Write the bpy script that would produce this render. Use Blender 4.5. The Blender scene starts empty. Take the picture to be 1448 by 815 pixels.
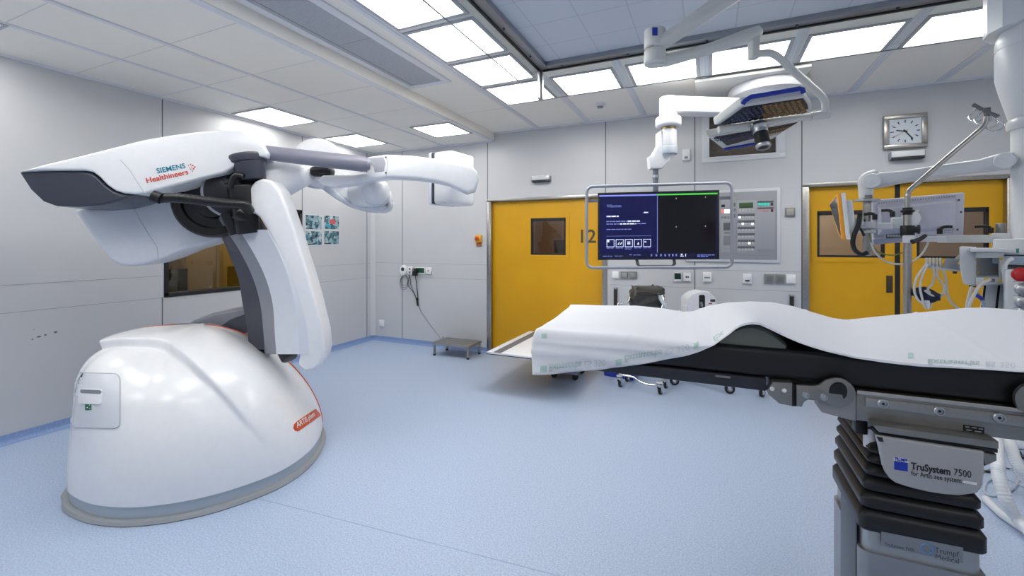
import bpy, bmesh, math, random
from mathutils import Vector as V, Matrix, noise
from mathutils.bvhtree import BVHTree
C = bpy.context.scene.collection
random.seed(4)
# ---------------------------------------------------------------- camera model (metres; room axes: X along the back wall, Y along the left wall)
FPX, YAW, HORIZON, EYE = 622.5, math.radians(24.2), 344.5, 1.555
SN, CS = math.sin(YAW), math.cos(YAW)
def ray(x, y):
    u = (x-724)/FPX; v = (y-HORIZON)/FPX
    return V((-SN+u*CS, CS+u*SN, -v))
def at_z(x, y, z):
    r = ray(x, y); return V((0,0,EYE)) + r*((z-EYE)/r.z)
def at_y(x, y, Y):
    r = ray(x, y); return V((0,0,EYE)) + r*(Y/r.y)
def at_x(x, y, X):
    r = ray(x, y); return V((0,0,EYE)) + r*(X/r.x)
def at_d(x, y, d):
    return V((0,0,EYE)) + ray(x, y)*d
FWD = V((-SN, CS, 0)); RIGHT = V((CS, SN, 0)); UP = V((0,0,1))
# ---------------------------------------------------------------- materials
def lin(c):
    return tuple(((v/255)/12.92 if v/255 <= 0.04045 else ((v/255+0.055)/1.055)**2.4) for v in c)
MATS = {}
def mat(name, rgb, rough=0.45, metal=0.0, emit=0.0, speck=0.0, scale=200.0, bump=0.0, spec=0.5, coat=0.0, alpha=1.0):
    if name in MATS: return MATS[name]
    m = bpy.data.materials.new(name); m.use_nodes = True
    nt = m.node_tree; b = nt.nodes['Principled BSDF']
    col = lin(rgb)+(1,)
    b.inputs['Base Color'].default_value = col
    b.inputs['Roughness'].default_value = rough; b.inputs['Metallic'].default_value = metal
    b.inputs['Specular IOR Level'].default_value = spec
    b.inputs['Coat Weight'].default_value = coat
    b.inputs['Alpha'].default_value = alpha
    if emit:
        b.inputs['Emission Color'].default_value = col; b.inputs['Emission Strength'].default_value = emit
    tc = nt.nodes.new('ShaderNodeTexCoord')
    nz = nt.nodes.new('ShaderNodeTexNoise'); nz.inputs['Scale'].default_value = scale; nz.inputs['Detail'].default_value = 3
    nt.links.new(tc.outputs['Object'], nz.inputs['Vector'])
    if speck:
        rp = nt.nodes.new('ShaderNodeValToRGB')
        rp.color_ramp.elements[0].position = 0.3; rp.color_ramp.elements[1].position = 0.7
        rp.color_ramp.elements[0].color = tuple(v*(1-speck) for v in col[:3])+(1,)
        rp.color_ramp.elements[1].color = tuple(min(1, v*(1+speck)) for v in col[:3])+(1,)
        nt.links.new(nz.outputs['Fac'], rp.inputs['Fac']); nt.links.new(rp.outputs['Color'], b.inputs['Base Color'])
    if bump:
        bp = nt.nodes.new('ShaderNodeBump'); bp.inputs['Strength'].default_value = bump; bp.inputs['Distance'].default_value = 0.002
        nt.links.new(nz.outputs['Fac'], bp.inputs['Height']); nt.links.new(bp.outputs['Normal'], b.inputs['Normal'])
    MATS[name] = m
    return m
def glass_mat(name, tint, gloss=0.06):
    m = bpy.data.materials.new(name); m.use_nodes = True
    nt = m.node_tree; nt.nodes.clear()
    out = nt.nodes.new('ShaderNodeOutputMaterial'); mx = nt.nodes.new('ShaderNodeMixShader')
    tr = nt.nodes.new('ShaderNodeBsdfTransparent'); tr.inputs['Color'].default_value = tint+(1,)
    gl = nt.nodes.new('ShaderNodeBsdfGlossy'); gl.inputs['Roughness'].default_value = 0.02
    lw = nt.nodes.new('ShaderNodeLayerWeight'); lw.inputs['Blend'].default_value = 0.25
    mp = nt.nodes.new('ShaderNodeMath'); mp.operation = 'MULTIPLY_ADD'; mp.inputs[1].default_value = 0.35; mp.inputs[2].default_value = gloss
    nt.links.new(lw.outputs['Fresnel'], mp.inputs[0]); nt.links.new(mp.outputs[0], mx.inputs[0])
    nt.links.new(tr.outputs[0], mx.inputs[1]); nt.links.new(gl.outputs[0], mx.inputs[2]); nt.links.new(mx.outputs[0], out.inputs[0])
    return m
# ---------------------------------------------------------------- mesh builder: shapes gathered into ONE mesh object
class MB:
    def __init__(self): self.bm = bmesh.new()
    def take(self, t):
        me = bpy.data.meshes.new('t'); t.to_mesh(me); t.free(); self.bm.from_mesh(me); bpy.data.meshes.remove(me); return self
    def poly(self, vs, fs):
        b = [self.bm.verts.new(v) for v in vs]
        for f in fs:
            try: self.bm.faces.new([b[i] for i in f])
            except ValueError: pass
        return self
    def box(self, lo, hi, bev=0.0, seg=2):
        lo, hi = V(lo), V(hi)
        return self.obox((lo+hi)/2, hi-lo, None, bev, seg)
    def obox(self, c, size, axes=None, bev=0.0, seg=2):
        t = bmesh.new(); bmesh.ops.create_cube(t, size=1.0)
        bmesh.ops.scale(t, vec=V(size), verts=t.verts)
        if bev: bmesh.ops.bevel(t, geom=t.edges[:], offset=bev, segments=seg, profile=0.5, affect='EDGES')
        M = Matrix.Identity(3)
        if axes: M = Matrix(axes).transposed()
        for v in t.verts: v.co = M @ v.co + V(c)
        return self.take(t)
    def prism(self, pts, vec, bev=0.0, seg=3):
        t = bmesh.new(); vec = V(vec)
        a = [t.verts.new(V(p)) for p in pts]; b = [t.verts.new(V(p)+vec) for p in pts]
        n = len(pts)
        fs = [t.faces.new(a), t.faces.new(b[::-1])]
        for i in range(n): t.faces.new([a[i], b[i], b[(i+1) % n], a[(i+1) % n]])
        bmesh.ops.recalc_face_normals(t, faces=t.faces)
        if bev:
            rim = [e for e in t.edges if any(f in fs for f in e.link_faces)]
            bmesh.ops.bevel(t, geom=rim, offset=bev, segments=seg, profile=0.5, affect='EDGES', clamp_overlap=True)
        return self.take(t)
    def cyl(self, p0, p1, r0, r1=None, seg=24, bev=0.0):
        p0, p1 = V(p0), V(p1); r1 = r0 if r1 is None else r1
        t = bmesh.new(); L = (p1-p0).length
        bmesh.ops.create_cone(t, cap_ends=True, segments=seg, radius1=r0, radius2=r1, depth=L)
        if bev:
            rim = [e for e in t.edges if abs(e.verts[0].co.z-e.verts[1].co.z) < 1e-6]
            bmesh.ops.bevel(t, geom=rim, offset=bev, segments=3, profile=0.5, affect='EDGES', clamp_overlap=True)
        q = (p1-p0).to_track_quat('Z', 'Y').to_matrix()
        for v in t.verts: v.co = q @ v.co + (p0+p1)/2
        return self.take(t)
    def lathe(self, prof, o, axis, seg=32):
        o, axis = V(o), V(axis).normalized(); q = axis.to_track_quat('Z', 'Y').to_matrix()
        rings = [[o + q @ V((r*math.cos(2*math.pi*i/seg), r*math.sin(2*math.pi*i/seg), h)) for i in range(seg)] for r, h in prof]
        return self.loft(rings)
    def loft(self, rings, caps=True, closed=True):
        t = bmesh.new(); R = [[t.verts.new(V(p)) for p in r] for r in rings]
        for a, b in zip(R, R[1:]):
            n = len(a)
            for i in range(n if closed else n-1):
                t.faces.new([a[i], a[(i+1) % n], b[(i+1) % n], b[i]])
        if caps and closed: t.faces.new(R[0][::-1]); t.faces.new(R[-1])
        bmesh.ops.recalc_face_normals(t, faces=t.faces)
        return self.take(t)
    def tube(self, pts, r, seg=10, sub=0, closed=False):
        pts = [V(p) for p in pts]
        if sub: pts = spline(pts, sub, closed)
        n = len(pts); rs = r if isinstance(r, (list, tuple)) else [r]*n
        if len(rs) != n: rs = [rs[0]+(rs[-1]-rs[0])*i/(n-1) for i in range(n)]
        tang = []
        for i in range(n):
            a = pts[(i-1) % n] if closed or i else pts[0]; b = pts[(i+1) % n] if closed or i < n-1 else pts[-1]
            d = (b-a); tang.append(d.normalized() if d.length > 1e-9 else V((0,0,1)))
        nrm = tang[0].orthogonal().normalized(); rings = []
        for i in range(n):
            nrm = (nrm - tang[i]*nrm.dot(tang[i])); nrm = nrm.normalized() if nrm.length > 1e-6 else tang[i].orthogonal().normalized()
            bn = tang[i].cross(nrm)
            rings.append([pts[i] + (nrm*math.cos(2*math.pi*k/seg)+bn*math.sin(2*math.pi*k/seg))*rs[i] for k in range(seg)])
        if closed: rings.append(rings[0])
        return self.loft(rings, caps=not closed)
    def sphere(self, c, r, seg=24, sc=(1,1,1)):
        t = bmesh.new(); bmesh.ops.create_uvsphere(t, u_segments=seg, v_segments=max(8, seg//2), radius=r)
        for v in t.verts: v.co = V((v.co.x*sc[0], v.co.y*sc[1], v.co.z*sc[2])) + V(c)
        return self.take(t)
    def build(self, name, material, parent=None, sharp=38, weld=False):
        if weld: bmesh.ops.remove_doubles(self.bm, verts=self.bm.verts, dist=1e-5)
        a = math.radians(sharp)
        for f in self.bm.faces: f.smooth = True
        for e in self.bm.edges:
            if len(e.link_faces) == 2: e.smooth = e.calc_face_angle(0) < a
        o = parent
        inv = parent_matrix(parent).inverted() if parent else None
        if inv: self.bm.transform(inv)
        me = bpy.data.meshes.new(name); self.bm.to_mesh(me); self.bm.free()
        me.materials.append(material)
        ob = bpy.data.objects.new(name, me); C.objects.link(ob); ob.parent = parent
        return ob
def parent_matrix(p):
    M = Matrix.Identity(4)
    while p: M = p.matrix_basis @ M; p = p.parent
    return M
def spline(pts, sub, closed=False):
    out = []; n = len(pts)
    for i in range(n if closed else n-1):
        if closed: p0, p1, p2, p3 = pts[i-1], pts[i], pts[(i+1) % n], pts[(i+2) % n]
        else: p0, p1, p2, p3 = pts[max(i-1,0)], pts[i], pts[i+1], pts[min(i+2,n-1)]
        for k in range(sub):
            t = k/sub
            out.append(0.5*((2*p1)+(p2-p0)*t+(2*p0-5*p1+4*p2-p3)*t*t+(3*p1-p0-3*p2+p3)*t*t*t))
    if not closed: out.append(pts[-1])
    return out
def tag(o, label, cat, group=None, kind=None):
    o['label'] = label; o['category'] = cat
    if group: o['group'] = group
    if kind: o['kind'] = kind
    return o
def thing(name, label, cat, loc=(0,0,0), group=None):
    o = bpy.data.objects.new(name, None); o.empty_display_size = 0.05; C.objects.link(o); o.location = V(loc)
    return tag(o, label, cat, group)
def solo(ob, label, cat, group=None, kind=None):            # a thing that is one mesh: origin moves to its base centre
    me = ob.data; lo = V((min(v.co.x for v in me.vertices), min(v.co.y for v in me.vertices), min(v.co.z for v in me.vertices)))
    hi = V((max(v.co.x for v in me.vertices), max(v.co.y for v in me.vertices), max(v.co.z for v in me.vertices)))
    c = V(((lo.x+hi.x)/2, (lo.y+hi.y)/2, lo.z))
    me.transform(Matrix.Translation(-c)); ob.location = c
    return tag(ob, label, cat, group, kind)
def struct(ob): ob['kind'] = 'structure'; return ob
def dup(root, delta, label=None):
    r = root.copy(); C.objects.link(r); r.location = root.location + V(delta)
    if label: r['label'] = label
    for ch in list(root.children):
        c = ch.copy(); C.objects.link(c); c.parent = r
        for g in list(ch.children):
            d = g.copy(); C.objects.link(d); d.parent = c
    return r
def lettering(s, o, xd, yd, h, material, parent, name='lettering', depth=0.0008, width=None, font_bold=0.0, wrap=None, align='LEFT', space=1.0):
    cu = bpy.data.curves.new('t', 'FONT'); cu.body = s; cu.size = 1.0; cu.align_x = align; cu.offset = font_bold; cu.space_line = space
    cu.resolution_u = 3
    ob = bpy.data.objects.new('t', cu); C.objects.link(ob)
    dg = bpy.context.evaluated_depsgraph_get(); me = bpy.data.meshes.new_from_object(ob.evaluated_get(dg))
    bpy.data.objects.remove(ob); bpy.data.curves.remove(cu)
    xd, yd = V(xd).normalized(), V(yd).normalized(); nd = xd.cross(yd)
    xs = [v.co.x for v in me.vertices]; w = max(xs)-min(xs); sy = h; sx = h
    if width: sx = width/w
    b = bmesh.new(); b.from_mesh(me); bpy.data.meshes.remove(me)
    x00 = min(xs)
    for v in b.verts: v.co = V(o) + xd*((v.co.x-x00)*sx) + yd*(v.co.y*sy)
    if wrap:
        tree, off = wrap
        bmesh.ops.subdivide_edges(b, edges=[e for e in b.edges if e.calc_length() > 0.02], cuts=1)
        for v in b.verts:
            hit, nn, _, _ = tree.ray_cast(v.co + nd*0.4, -nd)
            if hit: v.co = hit + nd*off
    ex = bmesh.ops.extrude_face_region(b, geom=b.faces[:])
    for v in [g for g in ex['geom'] if isinstance(g, bmesh.types.BMVert)]: v.co += nd*depth
    bmesh.ops.recalc_face_normals(b, faces=b.faces)
    m = MB(); m.take(b)
    return m.build(name, material, parent)
def tree_of(ob):
    M = parent_matrix(ob.parent) @ ob.matrix_basis if ob.parent else ob.matrix_basis
    return BVHTree.FromPolygons([M @ v.co for v in ob.data.vertices], [p.vertices[:] for p in ob.data.polygons])
def arc(c, a, b, r, t0, t1, n):
    return [V(c)+V(a)*(r*math.cos(t0+(t1-t0)*i/n))+V(b)*(r*math.sin(t0+(t1-t0)*i/n)) for i in range(n+1)]
# palette
WHITE = mat('white_plastic', (226,227,231), 0.32, speck=0.02, scale=30)
WALLM = mat('wall_panel_coating', (198,199,202), 0.34, speck=0.015, scale=3)
CEILM = mat('ceiling_panel_coating', (243,240,232), 0.45, speck=0.01, scale=3)
RAILM = mat('ceiling_rail_coating', (222,224,230), 0.35)
STEEL = mat('brushed_steel', (176,174,170), 0.3, 1.0, speck=0.08, scale=60)
ALU = mat('anodised_aluminium', (190,192,196), 0.32, 1.0, speck=0.04, scale=40)
CHROME = mat('chrome', (225,226,228), 0.12, 1.0)
BLACK = mat('black_plastic', (22,22,25), 0.4, speck=0.05, scale=50)
RUBBER = mat('black_rubber', (26,26,28), 0.6, speck=0.08, scale=80)
DARKG = mat('dark_grey_plastic', (66,66,76), 0.36, speck=0.03, scale=30)
GREYM = mat('grey_plastic', (140,143,152), 0.35, speck=0.02, scale=30)
YELLOW = mat('yellow_door_lacquer', (210,156,0), 0.4, speck=0.04, scale=2)
SEAM = mat('dark_joint', (96,101,110), 0.6)
BLUE = mat('blue_plastic', (24,52,160), 0.35)
SWITCHW = mat('socket_white', (232,233,234), 0.35)
SWITCHG = mat('socket_grey', (128,130,130), 0.4)
RED = mat('red_plastic', (190,24,34), 0.35)
CABLEW = mat('white_cable', (214,212,208), 0.5)
CABLEG = mat('grey_cable', (104,104,110), 0.5)
def text_mesh(s, bold=0.0, align='LEFT', space=1.0):
    cu = bpy.data.curves.new('t', 'FONT'); cu.body = s; cu.size = 1.0; cu.offset = bold; cu.align_x = align; cu.resolution_u = 3; cu.space_line = space
    ob = bpy.data.objects.new('t', cu); C.objects.link(ob)
    dg = bpy.context.evaluated_depsgraph_get(); me = bpy.data.meshes.new_from_object(ob.evaluated_get(dg))
    bpy.data.objects.remove(ob); bpy.data.curves.remove(cu)
    b = bmesh.new(); b.from_mesh(me); bpy.data.meshes.remove(me); return b
def printed(s, quad, tree, material, parent, name='printed_lettering', bold=0.0, off=0.006, cap=True):
    """lettering printed on a curved surface: quad = corners on the surface as seen (origin, end of baseline, end of top, start of top)"""
    b = text_mesh(s, bold); xs = [v.co.x for v in b.verts]; x0, x1 = min(xs), max(xs); y0, y1 = 0.0, 0.72
    q = [V((x,y,0)) for x, y in quad]
    bmesh.ops.subdivide_edges(b, edges=[e for e in b.edges if e.calc_length() > 0.25], cuts=1)
    for v in b.verts:
        u = (v.co.x-x0)/(x1-x0); w = (v.co.y-y0)/(y1-y0)
        p = (q[0]*(1-u)+q[1]*u)*(1-w)+(q[3]*(1-u)+q[2]*u)*w
        r = ray(p.x, p.y); h = tree.ray_cast(V((0,0,EYE)), r.normalized())
        if h[0]: v.co = h[0] - r.normalized()*off
        else: v.co = tree.find_nearest(at_d(p.x, p.y, 1.7))[0] - r.normalized()*off
    m = MB(); m.take(b); return m.build(name, material, parent)
EXPOSURE = 0.06
LAMP_E = 10.3
# ================================================================ ROOM
XL, XR, YB, YF, ZL, ZH = -4.98, 3.4, 5.58, -2.3, 3.015, 3.12
XS = -2.785                                  # step between the low and the high ceiling
FLOORM = mat('blue_vinyl_floor', (168,184,210), 0.42, speck=0.2, scale=110, bump=0.15)
COVEM = mat('blue_vinyl_cove', (132,156,198), 0.45, speck=0.2, scale=150)
m = MB(); m.box((XL-0.12, YF-0.12, -0.1), (XR+0.12, YB+0.14, 0)); struct(m.build('floor', FLOORM))
seam = MB()
a, b2 = at_z(368,706,0.0), at_z(640,776,0.0)
for p, q in ((a, b2), (b2, b2+(b2-a)*0.8)):
    d = (q-p).normalized(); s = d.cross(UP)*0.0025
    seam.prism([p-s, p+s, q+s, q-s], (0,0,0.0006))
struct(seam.build('trim_1', mat('floor_weld_line', (146,164,192), 0.5)))
def wall(name, axis, c0, c1, u0, u1, w0, w1, holes, material):
    us = sorted({u0, u1, *[h[0] for h in holes], *[h[1] for h in holes]}); ws = sorted({w0, w1, *[h[2] for h in holes], *[h[3] for h in holes]})
    m = MB()
    for a, b in zip(us, us[1:]):
        for c, d in zip(ws, ws[1:]):
            mu, mw = (a+b)/2, (c+d)/2
            if any(h[0] < mu < h[1] and h[2] < mw < h[3] for h in holes): continue
            if axis == 'x': m.box((c0, a, c), (c1, b, d))
            else: m.box((a, c0, c), (b, c1, d))
    return struct(m.build(name, material))
D1 = (-2.86, -1.215, 0.0, 2.155); D2 = (0.935, 2.53, 0.0, 2.165); W2 = (-0.01, 0.67, 2.545, 3.03); W1 = (2.6, 4.215, 1.025, 1.99)
wall('wall_back', 'y', YB, YB+0.14, XL-0.12, XR+0.12, 0, 3.25, [D1, D2, W2], WALLM)
wall('wall_left', 'x', XL-0.12, XL, YF-0.12, YB, 0, 3.25, [W1], WALLM)
wall('wall_right', 'x', XR, XR+0.12, YF-0.12, YB, 0, 3.25, [], WALLM)
wall('wall_front', 'y', YF-0.12, YF, XL, XR, 0, 3.25, [], WALLM)
m = MB(); m.box((XL, YF, ZL), (XS, YB, 3.25)); m.box((XS, YF, ZH), (XR, YB, 3.25)); struct(m.build('ceiling', CEILM))
# coved vinyl skirting
def cove(name, p0, p1, n):
    p0, p1, n = V(p0), V(p1), V(n); prof = [(0.05,0.001),(0.03,0.004),(0.016,0.014),(0.010,0.03),(0.008,0.072),(0.0,0.072),(0.0,0.001)]
    m = MB(); m.loft([[p+n*a+UP*z for a, z in prof] for p in (p0, p1)]); return struct(m.build(name, COVEM))
cove('baseboard_left', (XL,YF,0), (XL,YB,0), (1,0,0)); cove('baseboard_back', (XL,YB,0), (D1[0]-0.03,YB,0), (0,-1,0))
cove('baseboard_back', (D1[1]+0.06,YB,0), (D2[0]-0.03,YB,0), (0,-1,0)); cove('baseboard_back', (D2[1]+0.03,YB,0), (XR,YB,0), (0,-1,0))
# wall panel joints: narrow recess lines of the cladding
def joints(name, quads, material=SEAM):
    m = MB()
    for lo, hi in quads: m.box(lo, hi)
    return struct(m.build(name, material))
LINEM = mat('panel_joint', (150,155,163), 0.5)
e = 0.0012; w = 0.005
joints('trim_2', [((XL,2.575-w,0.072),(XL+e,2.575+w,1.02)), ((XL,2.575-w,2.0),(XL+e,2.575+w,ZL)), ((XL,4.222,0.072),(XL+e,4.232,1.02)),
                  ((XL,4.222,2.0),(XL+e,4.232,ZL)), ((XL,0.9,0.072),(XL+e,0.91,ZL)), ((XL,5.44,0.072),(XL+e,5.452,ZL))])
joints('trim_3', [((XL,YF,1.229),(XL+e,2.575,1.233)), ((XL,YF,1.012),(XL+e,2.575,1.016)), ((XL,4.23,1.235),(XL+e,YB,1.239)), ((XL,2.6,1.008),(XL+e,YB,1.012))], LINEM)
joints('trim_4', [((x-w,YB-e,z),(x+w,YB,z2)) for x, z, z2 in ((-4.39,0.072,ZL),(-2.89,2.19,ZL),(-1.205,2.19,ZH),(-0.16,0.072,ZH),(0.9,2.2,ZH),(0.9,0.072,2.2),(2.56,0.072,ZH),(-2.895,0.072,2.19))])
joints('trim_5', [((XL,YB-e,z-0.002),(-2.9,YB,z+0.002)) for z in (1.248,1.036)] + [((-1.15,YB-e,z-0.002),(0.9,YB,z+0.002)) for z in (1.248,1.036)], LINEM)
m = MB(); m.loft([[V((XL,YB-0.05,z)), V((XL+0.05,YB,z)), V((XL,YB,z))] for z in (0.07,ZL)]); struct(m.build('trim_6', WALLM))
# ceiling edge profiles and rails
m = MB()
m.box((XL,YF,ZL-0.02),(XL+0.03,YB,ZL)); m.box((XL,YB-0.03,ZL-0.02),(XS,YB,ZL)); m.box((XS,YB-0.03,ZH-0.02),(XR,YB,ZH))
struct(m.build('trim_7', RAILM))
m = MB()
for x in (-4.262, -3.625): m.box((x-0.022,YF,ZL-0.006),(x+0.022,YB,ZL), 0.002)
m.box((XS-0.06,YF,ZL-0.008),(XS-0.004,YB,ZL), 0.002)
struct(m.build('trim_8', RAILM))
m = MB()
for y in (0.62,1.28,1.91,2.55,3.18,3.87,4.46,5.11):
    m.box((XL,y-0.002,ZL-0.0012),(XS-0.06,y+0.002,ZL))
for y in (4.6,): m.box((XS,y-0.002,ZH-0.0012),(-2.1,y+0.002,ZH))
m.box((XS-0.004,YF,ZL-0.003),(XS+0.002,YB,ZL+0.003)); m.box((-3.6,YF,ZL-0.0015),(-3.594,2.1,ZL))
struct(m.build('trim_9', mat('ceiling_joint', (206,207,206), 0.5)))
m = MB()
for x in (-2.125, -1.43, -0.735, -0.046, 0.63, 1.325, 2.02): m.box((x-0.035, 3.72 if x > -2 else YF, ZH-0.006),(x+0.035,YB,ZH), 0.002); m.box((x-0.012, 3.72 if x > -2 else YF, ZH-0.01),(x+0.012,YB,ZH-0.004), 0.002)
struct(m.build('trim_10', RAILM))
# ---- doors
def yellow_door(name, d, leaves, wins, gap=None):
    root = struct(bpy.data.objects.new(name, None)); C.objects.link(root); root.location = ((d[0]+d[1])/2, YB, 0)
    fr = MB()
    for x in (d[0], d[1]): fr.box((x-0.032, YB-0.012, 0), (x+0.03, YB+0.1, d[3]+0.01), 0.003)
    fr.box((d[0]-0.032, YB-0.012, d[3]-0.01), (d[1]+0.03, YB+0.1, d[3]+0.03), 0.003)
    fr.build('door_frame', STEEL, root)
    return root
def window_in_leaf(root, x0, x1, z0, z1, y):
    f = MB()
    for lo, hi in (((x0-0.05,z0-0.05),(x1+0.05,z0)), ((x0-0.05,z1),(x1+0.05,z1+0.05)), ((x0-0.05,z0),(x0,z1)), ((x1,z0),(x1+0.05,z1))):
        f.box((lo[0], y-0.006, lo[1]), (hi[0], y, hi[1]))
    fo = f.build('window_surround', YELLOW, root)
    g = MB(); t = 0.022
    for lo, hi in (((x0,z0),(x1,z0+t)), ((x0,z1-t*2),(x1,z1)), ((x0,z0+t),(x0+t,z1-t)), ((x1-t,z0+t),(x1,z1-t))):
        g.box((lo[0], y-0.004, lo[1]), (hi[0], y+0.04, hi[1]))
    g.build('gasket', BLACK, fo)
    p = MB(); p.box((x0+t, y+0.012, z0+t), (x1-t, y+0.018, z1-t*2)); p.build('pane', PANE, root)
PANE = glass_mat('door_glass', (0.86,0.84,0.82), 0.05)
def leaf(root, x0, x1, z1, y, holes):
    us = sorted({x0, x1, *[h[0] for h in holes], *[h[1] for h in holes]}); ws = sorted({0.012, z1, *[h[2] for h in holes], *[h[3] for h in holes]})
    m = MB()
    for a, b in zip(us, us[1:]):
        for c, dd in zip(ws, ws[1:]):
            if any(h[0] < (a+b)/2 < h[1] and h[2] < (c+dd)/2 < h[3] for h in holes): continue
            m.box((a, y, c), (b, y+0.05, dd))
    return m.build('door_leaf', YELLOW, root)
YD = YB+0.05
d1 = yellow_door('door_1', D1, 1, 1)
h1 = (-2.245,-1.745,1.40,1.90)
leaf(d1, D1[0]+0.03, D1[1]-0.03, D1[3]-0.012, YD, [h1]); window_in_leaf(d1, *h1, YD)
lettering('12', at_y(821.4,343.3,YD-0.002), (1,0,0), (0,0,1), 0.245, mat('door_number_paint', (74,64,40), 0.5), d1, 'door_number', font_bold=0.012, width=0.2)
d2 = yellow_door('door_2', D2, 2, 2)
h2, h3 = (1.045,1.62,1.41,1.90), (1.87,2.40,1.41,1.90)
leaf(d2, D2[0]+0.03, 1.70, D2[3]-0.012, YD, [h2]); window_in_leaf(d2, *h2, YD)
leaf(d2, 1.745, D2[1]-0.03, D2[3]-0.012, YD, [h3]); window_in_leaf(d2, *h3, YD)
m = MB(); m.box((1.70, YD+0.008, 0.012), (1.745, YD+0.045, D2[3]-0.012)); m.build('door_seal', RUBBER, d2)
HANDLE = mat('recessed_pull', (78,68,58), 0.4, 0.6)
for x0, x1 in ((1.632,1.684),(1.768,1.82)):
    m = MB(); m.box((x0, YD-0.003, 1.055), (x1, YD, 1.23), 0.001); m.box((x0+0.01, YD-0.006, 1.07), (x1-0.01, YD-0.002, 1.215), 0.001); m.build('pull_handle', HANDLE, d2)
# ---- high window in the back wall
w2 = struct(bpy.data.objects.new('window_2', None)); C.objects.link(w2); w2.location = (0.33, YB, 2.545)
fr = MB()
for lo, hi in (((-0.085,2.49),(0.745,2.545)), ((-0.085,3.03),(0.745,3.085)), ((-0.085,2.545),(-0.01,3.03)), ((0.67,2.545),(0.745,3.03))):
    fr.box((lo[0], YB-0.012, lo[1]), (hi[0], YB, hi[1]), 0.002)
for lo, hi in (((-0.03,2.53),(0.69,2.55)), ((-0.03,3.02),(0.69,3.04)), ((-0.03,2.55),(-0.005,3.02)), ((0.66,2.55),(0.69,3.02))):
    fr.box((lo[0], YB-0.02, lo[1]), (hi[0], YB+0.05, hi[1]), 0.002)
fr.build('window_frame', mat('window_frame_white', (214,216,220), 0.35), w2)
m = MB(); m.box((-0.005, YB+0.03, 2.55), (0.665, YB+0.036, 3.025)); m.build('pane', glass_mat('high_window_glass', (0.75,0.73,0.7), 0.06), w2)
m = MB()
for k in range(16): m.obox((0.33, YB+0.085, 2.56+k*0.03), (0.67, 0.006, 0.03), ((1,0,0),(0,0.94,0.34),(0,-0.34,0.94)))
m.build('blind_slats', mat('window_blind', (172,162,152), 0.6), w2)
# ---- control-room window in the left wall
w1 = struct(bpy.data.objects.new('window_1', None)); C.objects.link(w1); w1.location = (XL, 3.4, 1.02)
fr = MB(); t = 0.03
for lo, hi in (((W1[0]-0.012,W1[2]-0.012),(W1[1]+0.012,W1[2]+t)), ((W1[0]-0.012,W1[3]-t),(W1[1]+0.012,W1[3]+0.012)), ((W1[0]-0.012,W1[2]),(W1[0]+t,W1[3])), ((W1[1]-t,W1[2]),(W1[1]+0.012,W1[3]))):
    fr.box((XL-0.11, lo[0], lo[1]), (XL+0.006, hi[0], hi[1]), 0.002)
fr.build('window_frame', BLACK, w1)
m = MB(); m.box((XL-0.06, W1[0]+t, W1[2]+t), (XL-0.05, W1[1]-t, W1[3]-t)); m.build('pane', glass_mat('lead_glass', (0.74,0.68,0.52), 0.06), w1)
# ---- control room and corridor beyond
TAN = mat('tan_plaster', (176,150,116), 0.6, speck=0.03, scale=4)
CORR = mat('corridor_plaster', (170,150,126), 0.6, speck=0.03, scale=4)
GFL = mat('grey_corridor_floor', (120,116,112), 0.4, speck=0.1, scale=90)
m = MB(); x0, x1, y0, y1 = XL-3.4, XL-0.12, 1.0, 7.6
m.box((x0-0.1,y0,0),(x0,y1,2.9)); m.box((x0,y1,0),(x1,y1+0.1,2.9)); m.box((x0,y0-0.1,0),(x1,y0,2.9)); struct(m.build('wall_control', TAN))
m = MB(); m.box((x1,YB+0.14,0),(x1+0.1,y1,2.9)); struct(m.build('wall_control_side', TAN))
m = MB(); m.box((x0,y0,-0.1),(x1,y1,0)); struct(m.build('floor_control', GFL))
m = MB(); m.box((x0,y0,2.8),(x1,y1,2.9)); struct(m.build('ceiling_control', CEILM))
m = MB(); m.box((-3.4,YB+2.2,0),(3.4,YB+2.3,2.9)); m.box((-3.5,YB+0.14,0),(-3.4,YB+2.3,2.9)); m.box((3.4,YB+0.14,0),(3.5,YB+2.3,2.9)); struct(m.build('wall_corridor', CORR))
m = MB(); m.box((-3.4,YB+0.14,-0.1),(3.4,YB+2.2,0)); struct(m.build('floor_corridor', GFL))
m = MB(); m.box((-3.4,YB+0.14,2.8),(3.4,YB+2.3,2.9)); struct(m.build('ceiling_corridor', CEILM))
cd = struct(bpy.data.objects.new('door_3', None)); C.objects.link(cd); cd.location = (-2.55,YB+2.2,0)
m = MB(); m.box((-3.0,YB+2.16,0),(-2.1,YB+2.2,2.05)); m.build('door_leaf', mat('brown_door', (128,102,78), 0.5), cd)
m = MB(); m.box((-2.62,YB+2.15,1.3),(-2.42,YB+2.162,1.62)); m.build('pane', mat('dark_glass', (70,64,58), 0.2), cd)
m = MB(); m.box((-1.98,YB+2.1,0.4),(-1.86,YB+2.2,2.6)); struct(m.build('trim_11', mat('pale_corridor_post', (222,222,236), 0.5)))
cs = struct(bpy.data.objects.new('door_4', None)); C.objects.link(cs); cs.location = (1.9,YB+2.2,0)
m = MB(); m.box((1.2,YB+2.17,0),(1.25,YB+2.2,2.1)); m.box((2.55,YB+2.17,0),(2.6,YB+2.2,2.1)); m.box((1.2,YB+2.17,2.1),(2.6,YB+2.2,2.15)); m.build('door_frame', DARKG, cs)
m = MB(); m.box((1.25,YB+2.18,0),(2.55,YB+2.2,2.1)); m.build('door_leaf', mat('beech_door', (196,172,140), 0.5), cs)
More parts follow.
